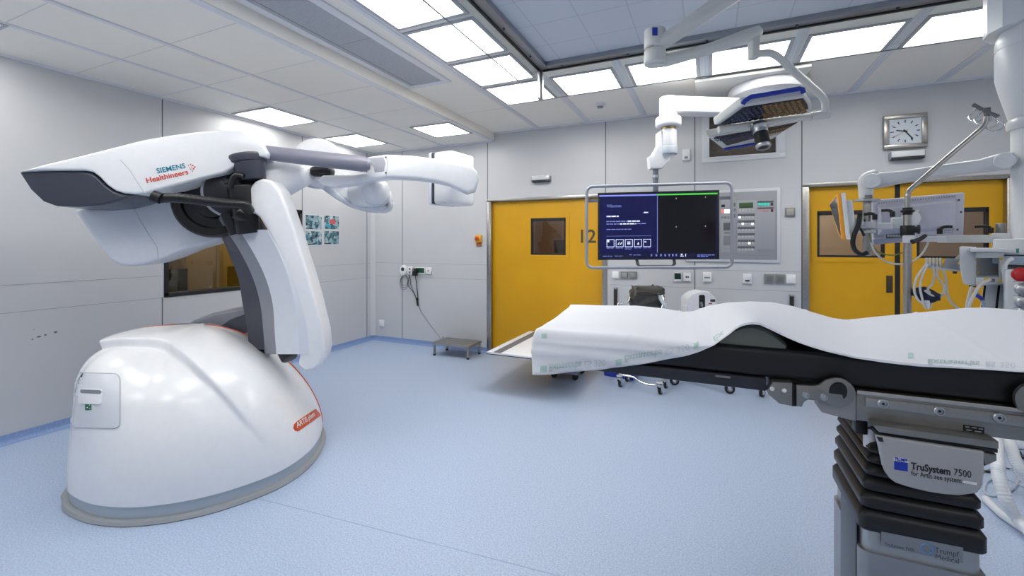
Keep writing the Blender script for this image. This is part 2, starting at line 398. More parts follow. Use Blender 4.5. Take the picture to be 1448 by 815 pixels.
# ================================================================ CEILING: LIGHTS, VENT, GLASS CANOPY
LAMP = mat('lit_diffuser', (255,253,248), 0.5, emit=LAMP_E)
LFRAME = mat('lamp_frame', (178,180,188), 0.4)
def light_panel(x0, x1, y0, y1, z, label, group):
    t = thing('ceiling_light', label, 'ceiling light', ((x0+x1)/2, (y0+y1)/2, z), group)
    f = MB(); b = 0.028; h = 0.012
    for lo, hi in (((x0-b,y0-b),(x1+b,y0)), ((x0-b,y1),(x1+b,y1+b)), ((x0-b,y0),(x0,y1)), ((x1,y0),(x1+b,y1))):
        f.box((lo[0],lo[1],z-h),(hi[0],hi[1],z-0.0005), 0.002)
    f.build('frame', LFRAME, t)
    d = MB(); d.box((x0,y0,z-0.006),(x1,y1,z-0.001)); d.build('diffuser', LAMP, t)
for (x0,x1,y0,y1,l) in ((-4.865,-4.29,3.235,3.815,'square ceiling light by the left wall above the robot column'), (-4.865,-4.29,4.505,5.08,'square ceiling light by the left wall nearest the room corner'),
                      (-3.40,-2.88,4.53,5.05,'square ceiling light over the robot arm, next to the ceiling step')):
    light_panel(x0,x1,y0,y1,ZL,l,'square lights in the low ceiling')
col = ('bright square ceiling panel at the corner of the glass canopy, left of its post','second bright panel out from the canopy post in the row along the grey vent',
       'third bright panel out from the canopy post in the row along the grey vent','fourth bright panel out from the canopy post, cut by the top of the picture')
for i in range(8):
    y = 3.945-0.6345*i
    if i < 4: light_panel(-2.055,-1.512,y,y+0.53,ZH,col[i],'bright panels beside the glass canopy')
    elif i in (4,5,7): light_panel(-2.055,-1.512,y,y+0.53,ZH,'unseen bright panel added beside the glass canopy, behind the viewer','added fill panels behind the viewer')  # row carried on out of view, added to light the room
row = ('wide bright panel next to the canopy post in the row along the back wall','second wide bright panel from the canopy post along the back wall',
       'wide bright panel behind the curved tube of the surgical lamp','wide bright panel above the blue lamp handle, right of the curved tube','wide bright panel beside the white supply column along the back wall')
for i,(x0,x1) in enumerate(((-1.35,-0.813),(-0.652,-0.113),(0.022,0.562),(0.705,1.252),(1.395,1.935))):
    light_panel(x0,x1,3.945,4.455,ZH,row[i],'wide bright panels along the back wall')
for y in (-0.5, 1.4, 2.7): light_panel(2.45,2.98,y,y+0.53,ZH,'added fill panel right of the glass canopy, outside the picture','added fill panels behind the viewer')  # unseen panels added to light the room evenly
for x in (-0.65, 1.2): light_panel(x,x+0.53,-1.2,-0.7,ZH,'added ceiling fill panel behind the viewer','added fill panels behind the viewer')  # unseen front row, added as fill light
for (x0,x1,y0,y1) in ((-4.865,-4.29,0.695,1.275),(-4.865,-4.29,-0.6,-0.02),(-3.40,-2.88,-0.6,-0.05),(-3.40,-2.88,0.7,1.25)):  # first one inferred from the left-wall glow, the other three added for light
    light_panel(x0,x1,y0,y1,ZL,'unseen square light in the low ceiling, outside the picture','lights behind the viewer')
# long grey extract vent
t = thing('ceiling_vent', 'long grey ceiling vent between the ceiling step and the bright panels', 'vent', (-2.51,1.6,ZH))
f = MB(); x0,x1,y0,y1 = -2.70,-2.335,-0.4,3.555
for lo, hi in (((x0-0.07,y0-0.07),(x1+0.07,y0)), ((x0-0.07,y1),(x1+0.07,y1+0.07)), ((x0-0.07,y0),(x0,y1)), ((x1,y0),(x1+0.07,y1))):
    f.box((lo[0],lo[1],ZH-0.014),(hi[0],hi[1],ZH-0.0005), 0.003)
f.build('frame', RAILM, t)
f = MB(); f.box((x0,y0,ZH-0.008),(x1,y1,ZH-0.0005)); f.build('grille', mat('vent_grille', (168,172,180), 0.6, speck=0.25, scale=300), t)
f = MB()
for x in (x0+0.035,): f.box((x-0.002,y0,ZH-0.0092),(x+0.002,y1,ZH-0.008))
for y in (0.5,1.55,2.6): f.box((x0+0.035,y-0.001,ZH-0.0088),(x1,y+0.001,ZH-0.008))
f.build('joint', SEAM, t)
# smoke detector
t = thing('smoke_detector', 'small round white smoke detector on the ceiling near the back wall', 'smoke detector', (-1.12,4.9,ZH))
m = MB(); m.lathe([(0.001,0.0),(0.058,0.0),(0.058,-0.012),(0.045,-0.03),(0.001,-0.03)], (-1.12,4.9,ZH-0.0005), (0,0,1)); m.build('base', WHITE, t)
m = MB(); m.lathe([(0.001,-0.03),(0.034,-0.03),(0.03,-0.045),(0.001,-0.047)], (-1.12,4.9,ZH-0.0005), (0,0,1)); m.build('sensor_head', GREYM, t)
# laminar-flow canopy with hanging glass skirt
CX, CY, CZ, CR, CF = -1.352, 3.622, 2.816, 2.35, -0.45
t = thing('glass_canopy', 'ceiling flow field with grey fabric grid and hanging glass skirt around it', 'ceiling canopy', (0.5,1.6,ZH))
PROF = mat('canopy_profile', (150,154,162), 0.35, 0.4)
m = MB()
for lo, hi in (((CX-0.012,CF),(CX+0.075,CY+0.012)), ((CR-0.075,CF),(CR+0.012,CY+0.012)), ((CX+0.075,CY-0.075),(CR-0.075,CY+0.012)), ((CX+0.075,CF),(CR-0.075,CF+0.075))):
    m.box((lo[0],lo[1],ZH-0.05),(hi[0],hi[1],ZH-0.0005), 0.003)
m.build('profile', PROF, t)
m = MB()
for lo, hi in (((CX-0.016,CF),(CX+0.004,CY+0.016)), ((CX,CY-0.004),(CR,CY+0.016)), ((CR-0.004,CF),(CR+0.016,CY+0.016))):
    m.box((lo[0],lo[1],ZH-0.062),(hi[0],hi[1],ZH-0.048))
m.build('gasket', BLACK, t)
FAB = mat('flow_fabric', (166,174,186), 0.7, speck=0.04, scale=120)
nt = FAB.node_tree; br = nt.nodes.new('ShaderNodeTexBrick'); br.offset = 0; br.inputs['Scale'].default_value = 1.0
br.inputs['Mortar Size'].default_value = 0.006; br.inputs['Mortar Smooth'].default_value = 0.8; br.inputs['Brick Width'].default_value = 0.33; br.inputs['Row Height'].default_value = 0.33
br.inputs['Color1'].default_value = lin((206,212,222))+(1,); br.inputs['Color2'].default_value = lin((204,211,221))+(1,); br.inputs['Mortar'].default_value = lin((184,191,203))+(1,)
nt.links.new(nt.nodes['Texture Coordinate'].outputs['Object'], br.inputs['Vector']); nt.links.new(br.outputs['Color'], nt.nodes['Principled BSDF'].inputs['Base Color'])
m = MB(); m.box((CX+0.075,CF+0.075,ZH-0.012),(CR-0.075,CY-0.075,ZH-0.0005)); m.build('flow_fabric', FAB, t)
for x, y in [(CX+0.03,y) for y in (0.6,1.15,1.7,2.25,2.8,3.3)]+[(x,CY-0.03) for x in (-1.15,-0.6,-0.02,0.55,1.1,1.65)]:
    m = MB(); m.cyl((x,y,ZH-0.05),(x,y,ZH-0.062),0.009,seg=10); m.build('clip', DARKG, t)
GL = glass_mat('skirt_glass', (0.97,0.985,0.98), 0.012)
EDGE = mat('glass_edge', (120,128,130), 0.25)
for lo, hi, e0, e1 in (((CX-0.004,CF,CZ),(CX+0.004,CY-0.012,ZH-0.062), (CX-0.0045,CF,CZ-0.004),(CX+0.0045,CY-0.012,CZ)),
                       ((CX+0.012,CY-0.004,CZ),(CR,CY+0.004,ZH-0.062), (CX+0.012,CY-0.0045,CZ-0.004),(CR,CY+0.0045,CZ)),
                       ((CR-0.004,CF,CZ),(CR+0.004,CY-0.012,ZH-0.062), (CR-0.0045,CF,CZ-0.004),(CR+0.0045,CY-0.012,CZ))):
    m = MB(); m.box(lo, hi); g = m.build('glass_pane', GL, t)
    m = MB(); m.box(e0, e1); m.build('pane_edge', EDGE, g)
m = MB(); m.box((CX-0.02,CY-0.02,CZ-0.006),(CX+0.02,CY+0.02,ZH-0.05), 0.006, 3); m.build('corner_post', ALU, t)
m = MB(); m.box((CX-0.026,CY+0.006,CZ),(CX-0.016,CY+0.014,ZH-0.06)); m.box((CX+0.006,CY-0.026,CZ),(CX+0.014,CY-0.016,ZH-0.06)); m.build('post_gasket', BLACK, t)
# unseen ceiling lamps added to brighten the rooms beyond the windows
for (x0,x1,y0,y1,z,s) in ((-7.4,-6.2,3.2,3.5,2.8,1),(-7.4,-6.2,5.0,5.4,2.8,1),(-0.2,0.9,6.6,6.8,2.8,1),(-2.6,-1.2,6.7,7.1,2.8,1),(1.2,2.6,6.7,7.1,2.8,1)):
    light_panel(x0,x1,y0,y1,z,'unseen lamp added to brighten the room beyond the window','added lamps beyond the windows')
# ================================================================ FLOOR-MOUNTED C-ARM ROBOT
RWHITE = mat('robot_white', (234,235,238), 0.27, speck=0.015, scale=20, coat=0.2)
RPALE = mat('robot_pale_grey', (218,222,230), 0.3, speck=0.015, scale=20)
RDARK = mat('robot_dark_grey', (64,66,78), 0.32, speck=0.03, scale=25)
RGREY = mat('robot_silver_grey', (146,149,158), 0.3, 0.25, speck=0.02, scale=25)
RBLACK = mat('robot_black', (16,16,20), 0.38)
ORANGE = mat('orange_lacquer', (206,84,42), 0.35)
robot = thing('imaging_robot', 'large white floor-mounted imaging robot with curved column, beak-shaped head and open C-shaped arm', 'medical robot', (-3.35,2.1,0))
RO, RA, RB = V((-3.35,2.1,0)), V((0.622,0.783,0)), V((0.783,-0.622,0))
def st(s, t, z): return RO + RA*s + RB*t + UP*z
# outline of the base on the floor (room coordinates), walked around once and kept as radius over angle
S0, T0, ZB, ZT = -0.10, -0.05, 0.095, 0.945
OUT = [(-3.545,1.30),(-3.43,1.262),(-3.24,1.252),(-3.07,1.275),(-2.875,1.35),(-2.69,1.497),(-2.56,1.69),(-2.485,1.955),(-2.535,2.225),(-2.69,2.48),(-2.905,2.69),(-3.2,2.84),(-3.6,2.84),(-3.93,2.62),(-4.06,2.25),(-4.0,1.85),(-3.82,1.5),(-3.66,1.345)]
CEN = st(S0, T0, 0)
OUTP = []
for p in spline([V((x,y,0)) for x,y in OUT], 12, True):
    d = p-CEN; OUTP.append((math.atan2(d.dot(RB), d.dot(RA)) % (2*math.pi), d.length))
OUTP.sort()
def outr(th):
    th %= 2*math.pi; prev = (OUTP[-1][0]-2*math.pi, OUTP[-1][1])
    for q in OUTP:
        if th <= q[0]: return prev[1]+(q[1]-prev[1])*(th-prev[0])/max(1e-9, q[0]-prev[0])
        prev = q
    q = (OUTP[0][0]+2*math.pi, OUTP[0][1]); return prev[1]+(q[1]-prev[1])*(th-prev[0])/max(1e-9, q[0]-prev[0])
def plan(th, inset):
    r = outr(th)-inset; return S0+r*math.cos(th), T0+r*math.sin(th)
N = 120
def ring(inset, z): return [st(*plan(2*math.pi*i/N, inset), z) for i in range(N)]
m = MB(); m.loft([ring(0.004,0.0), ring(0.0,0.006), ring(0.009,0.022), ring(0.035,0.028)]); m.build('base_plate', mat('robot_plate_grey', (150,154,158), 0.4), robot)
m = MB(); m.loft([ring(0.036,0.028), ring(0.036,0.105)]); m.build('plinth', mat('robot_plinth', (176,186,196), 0.4), robot)
def smooth(a, b, x): x = max(0, min(1, (x-a)/(b-a))); return x*x*(3-2*x)
def prof_p(th):
    c, s = math.cos(th), math.sin(th)
    base = 2.6
    if c < 0: base += (6.5-2.6)*smooth(0.25,0.98,-c)
    else: base += (1.62-2.6)*smooth(0.15,0.95,c)
    return base
# the upper cover stands proud of the lower front tier along a crease that falls from the end face to the plinth
def shell0(th, w):
    ps, pt = plan(th, 0.026)
    p = prof_p(th); rho = math.cos(w)**(2/p) if w < math.pi/2-1e-6 else 0.0; ze = math.sin(w)**(2/p)
    return st(S0+(ps-S0)*rho, T0+(pt-T0)*rho, ZB+(ZT-ZB)*ze)
CREASE = None
def shell_pt(th, w):
    q = shell0(th, w)
    if CREASE and math.radians(30) < th < math.radians(230):
        a = math.degrees(th); zc = CREASE[0][1]
        for (a0,z0),(a1,z1) in zip(CREASE, CREASE[1:]):
            if a0 <= a <= a1: zc = z0+(z1-z0)*(a-a0)/(a1-a0)
        if a > CREASE[-1][0]: zc = CREASE[-1][1]
        if a >= CREASE[0][0]:
            fade = smooth(CREASE[0][0], CREASE[0][0]+30, a)
            if math.sin(th) < 0: fade *= 1-smooth(0,0.6,-math.sin(th))
            k = smooth(zc-0.015, zc+0.05, w)
            dr = (q-st(-0.05,0.05,0.45)).normalized()
            q = q + dr*(0.014*k*fade) - dr*(0.026*(1-k)*fade*smooth(0.15,0.6,q.z)) - UP*(0.026*(1-k)*fade*smooth(0.6,0.85,q.z))
    return q
TH0, TH1 = math.radians(5), math.radians(200)
def shell(th0, th1, n, nw, name, material):
    rows = []
    for j in range(nw+1):
        w = (math.pi/2)*(j/nw)
        rows.append([shell_pt(th0+(th1-th0)*i/n, w) for i in range(n+1)])
    m = MB(); vs = [p for r in rows for p in r]; W = n+1; fs = []
    for j in range(nw):
        for i in range(n): fs.append([j*W+i, j*W+i+1, (j+1)*W+i+1, (j+1)*W+i])
    m.poly(vs, fs); bmesh.ops.remove_doubles(m.bm, verts=m.bm.verts, dist=1e-4); bmesh.ops.recalc_face_normals(m.bm, faces=m.bm.faces)
    return m.build(name, material, robot, sharp=60)
probe = shell(TH0, TH1, 150, 80, 'probe', RWHITE); PT = tree_of(probe)
def th_z(x, y):
    h = PT.ray_cast(V((0,0,EYE)), ray(x, y).normalized())[0] or PT.find_nearest(at_d(x, y, 2.8))[0]
    d = h-RO; return math.degrees(math.atan2(d.dot(RB)-T0, d.dot(RA)-S0)) % 360, h.z
CREASE = sorted((a, math.asin(max(0,min(1,(z-ZB)/(ZT-ZB)))**(prof_p(math.radians(a))/2))) for a, z in [th_z(x,y) for x,y in ((139,486),(165,482),(205,483),(240,493),(261,508),(287,533),(314,561),(345,597),(375,630),(402,661))])
CREASE = [(v.x, v.y) for v in spline([V((a,b,0)) for a,b in CREASE], 6)]
bpy.data.objects.remove(probe); print('CREASE', [(round(a),round(b,3)) for a,b in CREASE])
front = shell(TH0, TH1, 210, 110, 'base_cover', RWHITE)
rear = shell(TH1, TH0+2*math.pi, 110, 60, 'rear_cover', RGREY)
FT = tree_of(front)
EYEV = V((0,0,EYE))
def hit(x, y, tree=FT):
    h = tree.ray_cast(EYEV, ray(x, y).normalized())
    if not h[0]: h = tree.find_nearest(at_d(x, y, 2.65))
    return (h[0], h[1] if h[1].dot(ray(x,y)) < 0 else -h[1])
def dense(poly, step=3.0):
    out = []
    for (a,b),(c,d) in zip(poly, poly[1:]+poly[:1]):
        n = max(1, int(math.hypot(c-a,d-b)/step)); out += [(a+(c-a)*i/n, b+(d-b)*i/n) for i in range(n)]
    return out
def wrap_patch(tree, poly, off=0.002, thick=0.002, rings=6):
    poly = dense(poly)
    n = len(poly); cx = sum(p[0] for p in poly)/n; cy = sum(p[1] for p in poly)/n; rows = []
    for k in range(rings+1):
        f = k/rings; row = []
        for x, y in poly:
            h, nn = hit(cx+(x-cx)*f, cy+(y-cy)*f, tree)
            if h is None: continue
            row.append((h, nn))
        rows.append(row)
    m = MB(); vs = [rows[0][0][0]+rows[0][0][1]*off]; fs = []
    for row in rows[1:]: vs += [h+nn*off for h, nn in row]
    L = len(rows[1])
    for i in range(L): fs.append([0, 1+i, 1+(i+1) % L])
    for k in range(rings-1):
        for i in range(L): fs.append([1+k*L+i, 1+(k+1)*L+i, 1+(k+1)*L+(i+1) % L, 1+k*L+(i+1) % L])
    B = len(vs); vs += [h-nn*thick for h, nn in rows[-1]]
    for i in range(L): fs.append([1+(rings-1)*L+i, B+i, B+(i+1) % L, 1+(rings-1)*L+(i+1) % L])
    m.poly(vs, fs); bmesh.ops.recalc_face_normals(m.bm, faces=m.bm.faces); return m
def rrect(x0, y0, x1, y1, r, n=5, sk=0.0):
    out = []
    for cx, cy, a in ((x1-r,y0+r,-90),(x1-r,y1-r,0),(x0+r,y1-r,90),(x0+r,y0+r,180)):
        for i in range(n+1):
            t = math.radians(a+90*i/n); out.append((cx+r*math.cos(t), cy+r*math.sin(t)+sk*(cx+r*math.cos(t)-x0)))
    return out
# orange edge line where white and silver covers meet, and the crease lines
pts = [shell_pt(TH0, math.pi/2*j/60) for j in range(0, 59)]
cc = st(0,0,0.3)
m = MB(); m.tube([p+(p-cc).normalized()*0.001 for p in pts], 0.0055, 8); m.build('orange_line', ORANGE, robot)
pts = [shell_pt(TH1, math.pi/2*j/60) for j in range(20, 60)]
m = MB(); m.tube([p+(p-cc).normalized()*0.001 for p in pts], 0.004, 8); m.build('orange_line', ORANGE, robot)
# service flap with grip on the end face
flap = wrap_patch(FT, rrect(101,527,170,604,9,sk=0.03), 0.004, 0.004).build('service_flap', mat('flap_white', (214,217,224), 0.3), robot)
GROOVE = mat('cover_groove', (176,180,190), 0.4)
loop = [hit(x,y) for x,y in dense(rrect(101,527,170,604,9,sk=0.03))]
m = MB(); m.tube([h+nn*0.003 for h,nn in loop if h], 0.0028, 6, closed=True); m.build('flap_gap', GROOVE, flap)
wrap_patch(FT, rrect(114,549,145,571,3,sk=0.03), 0.010, 0.006).build('grip', RWHITE, flap)
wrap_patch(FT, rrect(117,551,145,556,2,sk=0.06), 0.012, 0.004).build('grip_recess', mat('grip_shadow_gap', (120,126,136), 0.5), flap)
wrap_patch(FT, rrect(122,568.5,130.5,580,1), 0.0062, 0.002).build('green_sticker', mat('sticker_green', (24,108,76), 0.4), flap)
m = MB()
for (x,y) in ((125,571),(128.5,573),(125.5,576.5),(129,577.5)):
    h, nn = hit(x,y); m.sphere(h+nn*0.0066, 0.0035, 8)
m.build('sticker_marks', SWITCHW, flap)
# model badge
pill = [(414.5,605),(416,600),(420,596),(446,578.5),(452,585),(453.5,588),(428,606),(421,610.5),(417,609.5)]
badge = wrap_patch(FT, pill, 0.003, 0.003).build('badge', ORANGE, robot)
h0, n0 = hit(419.5,606.5); h1_, _ = hit(445,589)
if h0 and h1_:
    xd = (h1_-h0).normalized(); nn = n0; yd = nn.cross(xd).normalized()
    lettering('ARTIS pheno', h0+yd*0.004, xd, yd, 0.052, SWITCHW, badge, 'badge_lettering', width=(h1_-h0).length, wrap=(FT, 0.0038), font_bold=0.01)
# ---------------- planes for the upper parts: vertical planes through two places
def vplane(xa, da, xb, db):
    a, b = at_d(xa, HORIZON, da), at_d(xb, HORIZON, db); n = (b-a).cross(UP).normalized()
    if n.dot(FWD) < 0: n = -n
    def f(x, y, off=0.0):
        r = ray(x, y); t = (a + n*off - EYEV).dot(n)/r.dot(n); return EYEV + r*t
    f.n = n; return f
def smooth_poly(p, sub=3):
    q = spline([V((x,y,0)) for x, y in p], sub, True); return [(v.x, v.y) for v in q]
def slab(pl, poly, thick, off=0.0, bev=0.03, seg=4, sub=0):
    if sub: poly = smooth_poly(poly, sub)
    m = MB(); m.prism([pl(x, y, off) for x, y in poly], pl.n*thick, bev, seg); return m
HP = vplane(60, 2.74, 380, 3.04)
head = [(25,243),(60,233),(95,225),(150,211),(200,198),(240,191),(280,186),(318,183),(340,184.5),(358,191),(371,203),(379,217),(376,222),(362,221),(350,222.5),(337,230),(327,238.5),(318,244),
        (260,259),(204,273.5),(190,274.5),(175,273.5),(163,270),(151,262),(140,250.5),(131,243.5),(120,241),(60,241)]
slab(HP, head, 0.44, bev=0.028, seg=5).build('head_cover', RWHITE, robot)
nose = [(26,243.5),(60,242),(118,242),(129,244.5),(138,251),(149,262.5),(161,270.5),(175,274.5),(192,276),(170,284),(145,290),(110,292.5),(78,291.5),(60,285),(42,268)]
slab(HP, nose, 0.40, off=0.02, bev=0.02, seg=4).build('head_nose', mat('robot_nose_grey', (62,66,78), 0.2), robot)
m = MB(); m.tube([HP(x,y,-0.001) for x,y in ((170,226),(183,240),(204,273))], 0.0016, 6); m.build('head_joint', GROOVE, robot)
UPL = vplane(100, 3.06, 330, 3.34)
under = [(103,297.5),(112,294),(150,292),(178,284),(215,268),(300,250),(322,260),(326,330),(322,337),(290,345),(262,353),(232,365.5),(205,374),(185,377),(168,375.5),(153,366),(135,344),(118,319)]
slab(UPL, under, 0.40, bev=0.05, seg=5).build('lower_housing', RPALE, robot)
m = MB(); m.tube([UPL(x,y,-0.001) for x,y in ((184,284),(200,315),(222,350),(224,366))], 0.0016, 6); m.build('housing_joint', GROOVE, robot)
slab(UPL, [(172,287.5),(215,272.5),(216,274),(173,289)], 0.01, off=-0.004, bev=0).build('housing_slot', RDARK, robot)
# logo on the head
o = HP(209.5,257.5,-0.0015); p = HP(276,243,-0.0015); xd = (p-o).normalized(); yd = (xd.cross(HP.n)*-1).normalized()
if yd.z < 0: yd = -yd
xd = xd if xd.dot(RIGHT) > 0 else -xd
def logo(s, px0, px1, h, col):
    o = HP(*px0, -0.0012); p = HP(*px1, -0.0012); x = (p-o).normalized(); y = x.cross(-(HP.n)); y = -y if y.z < 0 else y
    n = x.cross(y)
    lettering(s, o, x, y, h, col, robot, 'logo_lettering', width=(p-o).length, font_bold=0.018, depth=0.001)
TEAL = mat('logo_teal', (0,128,152), 0.4); LRED = mat('logo_red', (206,72,44), 0.4)
logo('SIEMENS', (222.4,245.4), (262.8,237.5), 0.046, TEAL); logo('Healthineers', (208,259), (266.8,246.2), 0.048, LRED)
m = MB()
for x, y, r in ((266.5,233.8,0.7),(269.5,232.6,0.8),(272.5,234.2,1.0),(275.3,236.4,1.1),(273.6,239,1.1),(269.8,239.4,0.8),(267.5,237.5,0.6),(271,236.4,0.7),(272,242.2,0.8)):
    m.cyl(HP(x,y,-0.002), HP(x,y,0.0), r*0.0046, seg=10)
m.build('logo_dots', LRED, robot)
# hub and machinery between head and column
hc = at_d(301,284,3.17); hax = (-FWD*0.95+RIGHT*0.25).normalized()
m = MB(); m.lathe([(0.001,-0.2),(0.25,-0.2),(0.265,-0.18),(0.265,0.0),(0.25,0.015),(0.2,0.015),(0.19,-0.01),(0.13,-0.01),(0.12,0.02),(0.001,0.02)], hc, hax, 48); m.build('hub_ring', RBLACK, robot)
hc2 = at_d(330,272,3.12)
m = MB(); m.lathe([(0.001,-0.15),(0.17,-0.15),(0.17,0.05),(0.155,0.06),(0.001,0.06)], hc2, (-FWD*0.9+RIGHT*0.42), 40); m.build('joint_drum', mat('joint_black', (30,30,36), 0.3), robot)
m = MB(); m.lathe([(0.172,0.0),(0.186,0.01),(0.186,0.045),(0.172,0.05)], hc2, (-FWD*0.9+RIGHT*0.42), 40); m.build('joint_ring', RGREY, robot)
bx = UP; by = (-FWD*0.9+RIGHT*0.42).cross(UP).normalized(); ax_ = (-FWD*0.9+RIGHT*0.42).normalized()
for k in range(3):
    c = hc2+ax_*0.06+bx*0.07+by*(0.05-0.045*k)*-1
    m = MB(); m.lathe([(0.001,0.0),(0.018,0.0),(0.018,0.012),(0.01,0.012),(0.009,0.006),(0.001,0.006)], c, ax_, 16); m.build('bolt', RDARK, robot)
m = MB(); m.cyl(at_d(334,300,3.02), at_d(352,312,3.06), 0.05, 0.035, 20, 0.01); m.cyl(at_d(340,262,3.06), at_d(352,330,3.1), 0.085, 0.075, 20, 0.01); m.cyl(at_d(322,300,3.08), at_d(336,330,3.12), 0.05, seg=16); m.build('joint_block', RBLACK, robot)
m = MB(); m.tube([at_d(x,y,2.98) for x,y in ((326,266),(330,252),(336,248),(345,250))], 0.02, 10, sub=4); m.build('joint_hose', RBLACK, robot)
cone = [(0.001,0.0),(0.12,0.0),(0.124,-0.015),(0.112,-0.05),(0.104,-0.055),(0.088,-0.165),(0.08,-0.175),(0.001,-0.175)]
m = MB(); m.lathe(cone, at_d(350,221,3.08), (UP*0.97-RIGHT*0.2)); m.build('wrist_cone', RDARK, robot)
hp = spline([at_d(*q) for q in ((214,276,2.76),(224,280,2.78),(250,280,2.8),(285,284,2.84),(320,288,2.88),(345,290,2.93),(353,298,3.0))], 14)
m = MB(); m.tube(hp, [0.031+0.0012*math.cos(i*2.1) for i in range(len(hp))], 14); m.build('corrugated_hose', RBLACK, robot)
m = MB(); m.tube([at_d(216,277,2.757), at_d(228,281,2.77)], 0.036, 14); m.build('hose_collar', RBLACK, robot)
# column: dark spine, silver edge, pale flank and white outer cover
rows = [(294,288,298,313.7,357,405),(325,308,319,337.5,377,416),(357,322.5,340,358,394,425.5),(393,336.5,357.5,375.5,408,437),(430,343,368,385.5,417,447),(470,350,372.5,388.5,421.7,456.5),(506,353,375,391,423.5,457.5)]
def interp_rows(rows, k=5):
    out = []
    pts = [V((r[0],r[1],r[2])) for r in rows]; pts2 = [V((r[3],r[4],r[5])) for r in rows]
    for a, b in zip(spline(pts, k), spline(pts2, k)): out.append((a.x,a.y,a.z,b.x,b.y,b.z))
    return out
RR = interp_rows(rows)
def band(defs, r0, r1, name, material, sharp=25):
    m = MB(); m.loft([[at_d(r[i], r[0], d) for i, d in defs] for r in RR if r0 <= r[0] <= r1]); return m.build(name, material, robot, sharp=sharp)
band([(1,3.28),(2,3.2),(3,3.24),(3,3.40),(1,3.44)], 290, 500, 'column_spine', RDARK)
band([(2,3.19),(3,3.13),(4,3.2),(4,3.34),(2,3.3)], 290, 502, 'column_edge', RGREY)
band([(3,3.125),(4,3.06),(5,3.12),(5,3.30),(4,3.34),(3,3.3)], 324, 504, 'column_flank', RPALE)
CP = vplane(360, 3.045, 440, 3.085)
leaf_px = [(348,301),(346.5,282),(351,267),(360,256),(371,252),(384,255.5),(395,268),(405,294),(416,325),(425.5,357),(437,393),(447,430),(456.5,470),(459,495),(455,514),(444,523.5),(431,525),(421,517),
           (423.5,500),(421.7,470),(417,430),(408,393),(394,357),(377,325),(366,307),(360,303)]
slab(CP, leaf_px, 0.20, bev=0.022, seg=5).build('column_cover', RWHITE, robot)
flank_px = [(337,322),(356,314),(362,304),(377,325),(396,362),(375,362),(356,345)]
m = MB(); m.cyl(at_d(402,488,3.2), at_d(410,508,3.16), 0.065, 0.055, 24, 0.01); m.build('column_pivot', RBLACK, robot)
# turret behind the crest of the base
TPn = vplane(260, 3.42, 350, 3.42)
slab(TPn, [(258,463),(272,453),(298,443.5),(325,438),(347,435),(352,470),(300,478)], 0.35, bev=0.03).build('turret', RGREY, robot)
slab(TPn, [(309,463),(325,452),(347,444),(352,470),(330,476)], 0.05, off=-0.03, bev=0.008).build('turret_gap', RDARK, robot)
# ---------------- the open C: limb, hub, two blades, tube and detector
m = MB(); m.loft([[at_d(x,y,d)+UP*(r*math.sin(t))+(FWD*0.9+RIGHT*0.2)*(r*math.cos(t)) for t in [2*math.pi*k/32 for k in range(32)]] for x,y,d,r in
     ((366,262,3.26,0.12),(374,259,3.27,0.163),(390,256,3.29,0.155),(410,251,3.32,0.128),(426,247.5,3.34,0.098),(434,246.5,3.35,0.088),(438,246,3.36,0.07))]); m.build('limb', RWHITE, robot, sharp=60)
dc = at_d(450,232,3.55); dax = (-FWD*0.86+RIGHT*0.5).normalized()
m = MB(); m.lathe([(0.001,-0.1),(0.17,-0.1),(0.195,-0.07),(0.195,0.06),(0.17,0.09),(0.001,0.1)], dc, dax, 40); m.build('rotary_hub', RWHITE, robot)
m = MB(); m.obox(at_d(456,243,3.40), (0.17,0.1,0.075), (RIGHT,FWD,UP), 0.03, 4); m.build('hub_gap', RBLACK, robot)
tb = [at_d(364,214.5,3.12), at_d(400,219,3.16), at_d(450,225,3.2), at_d(500,230.5,3.26), at_d(512,232,3.28), at_d(520,233,3.29), at_d(524,233.5,3.295)]
m = MB(); m.tube(tb, [0.052,0.053,0.056,0.058,0.058,0.052,0.03], 24); m.build('cable_duct', mat('robot_duct_grey', (134,134,148), 0.35), robot)
BP = vplane(450, 3.32, 677, 3.46)
upper = [(518,222),(545,218),(580,219.5),(612,223.5),(650,231.5),(668,235.5),(675,243),(677,256),(673,269),(661,273),(648,267),(634,260.5),(614,256),(588,252.5),(552,251),(528,254),(500,259.5),(472,263.5),(455,262),(446,255),(456,247.5),(500,247),(520,244),(527,236)]
slab(BP, upper, 0.17, bev=0.022, seg=4).build('upper_blade', RWHITE, robot)
slab(BP, [(521,224),(542,221.5),(545,231),(543,242),(530,244),(528,235)], 0.01, off=-0.004, bev=0.004).build('blade_pocket', mat('robot_pocket', (176,178,186), 0.35), robot)
m = MB(); m.tube([BP(x,y,-0.001) for x,y in ((546,219.5),(548,232),(546,251))], 0.0018, 6); m.build('blade_joint', GROOVE, robot)
for y in (222.5, 244.5):
    m = MB(); m.cyl(BP(545.5,y,-0.004), BP(545.5,y,0.002), 0.007, seg=10); m.build('blade_screw', RDARK, robot)
LP = vplane(450, 3.62, 560, 3.72)
slab(LP, [(450,258),(470,259),(516,253),(534,258),(552,270),(553,284),(540,294),(510,291.5),(492,286),(480,276),(462,266)], 0.2, off=0.03, bev=0.03).build('tube_housing', RWHITE, robot)
lower = [(448,262),(466,262.5),(476,271),(486,280.5),(496,286.5),(512,291),(540,293.5),(548,290.5),(552,282),(553,288),(549,296),(541,299.5),(516,298),(494,292.5),(474,281)]
slab(LP, lower, 0.22, bev=0.012, seg=3).build('lower_blade', RPALE, robot)
xc = at_d(522,272,3.66); xax = (RIGHT*0.86-FWD*0.5+UP*0.02)
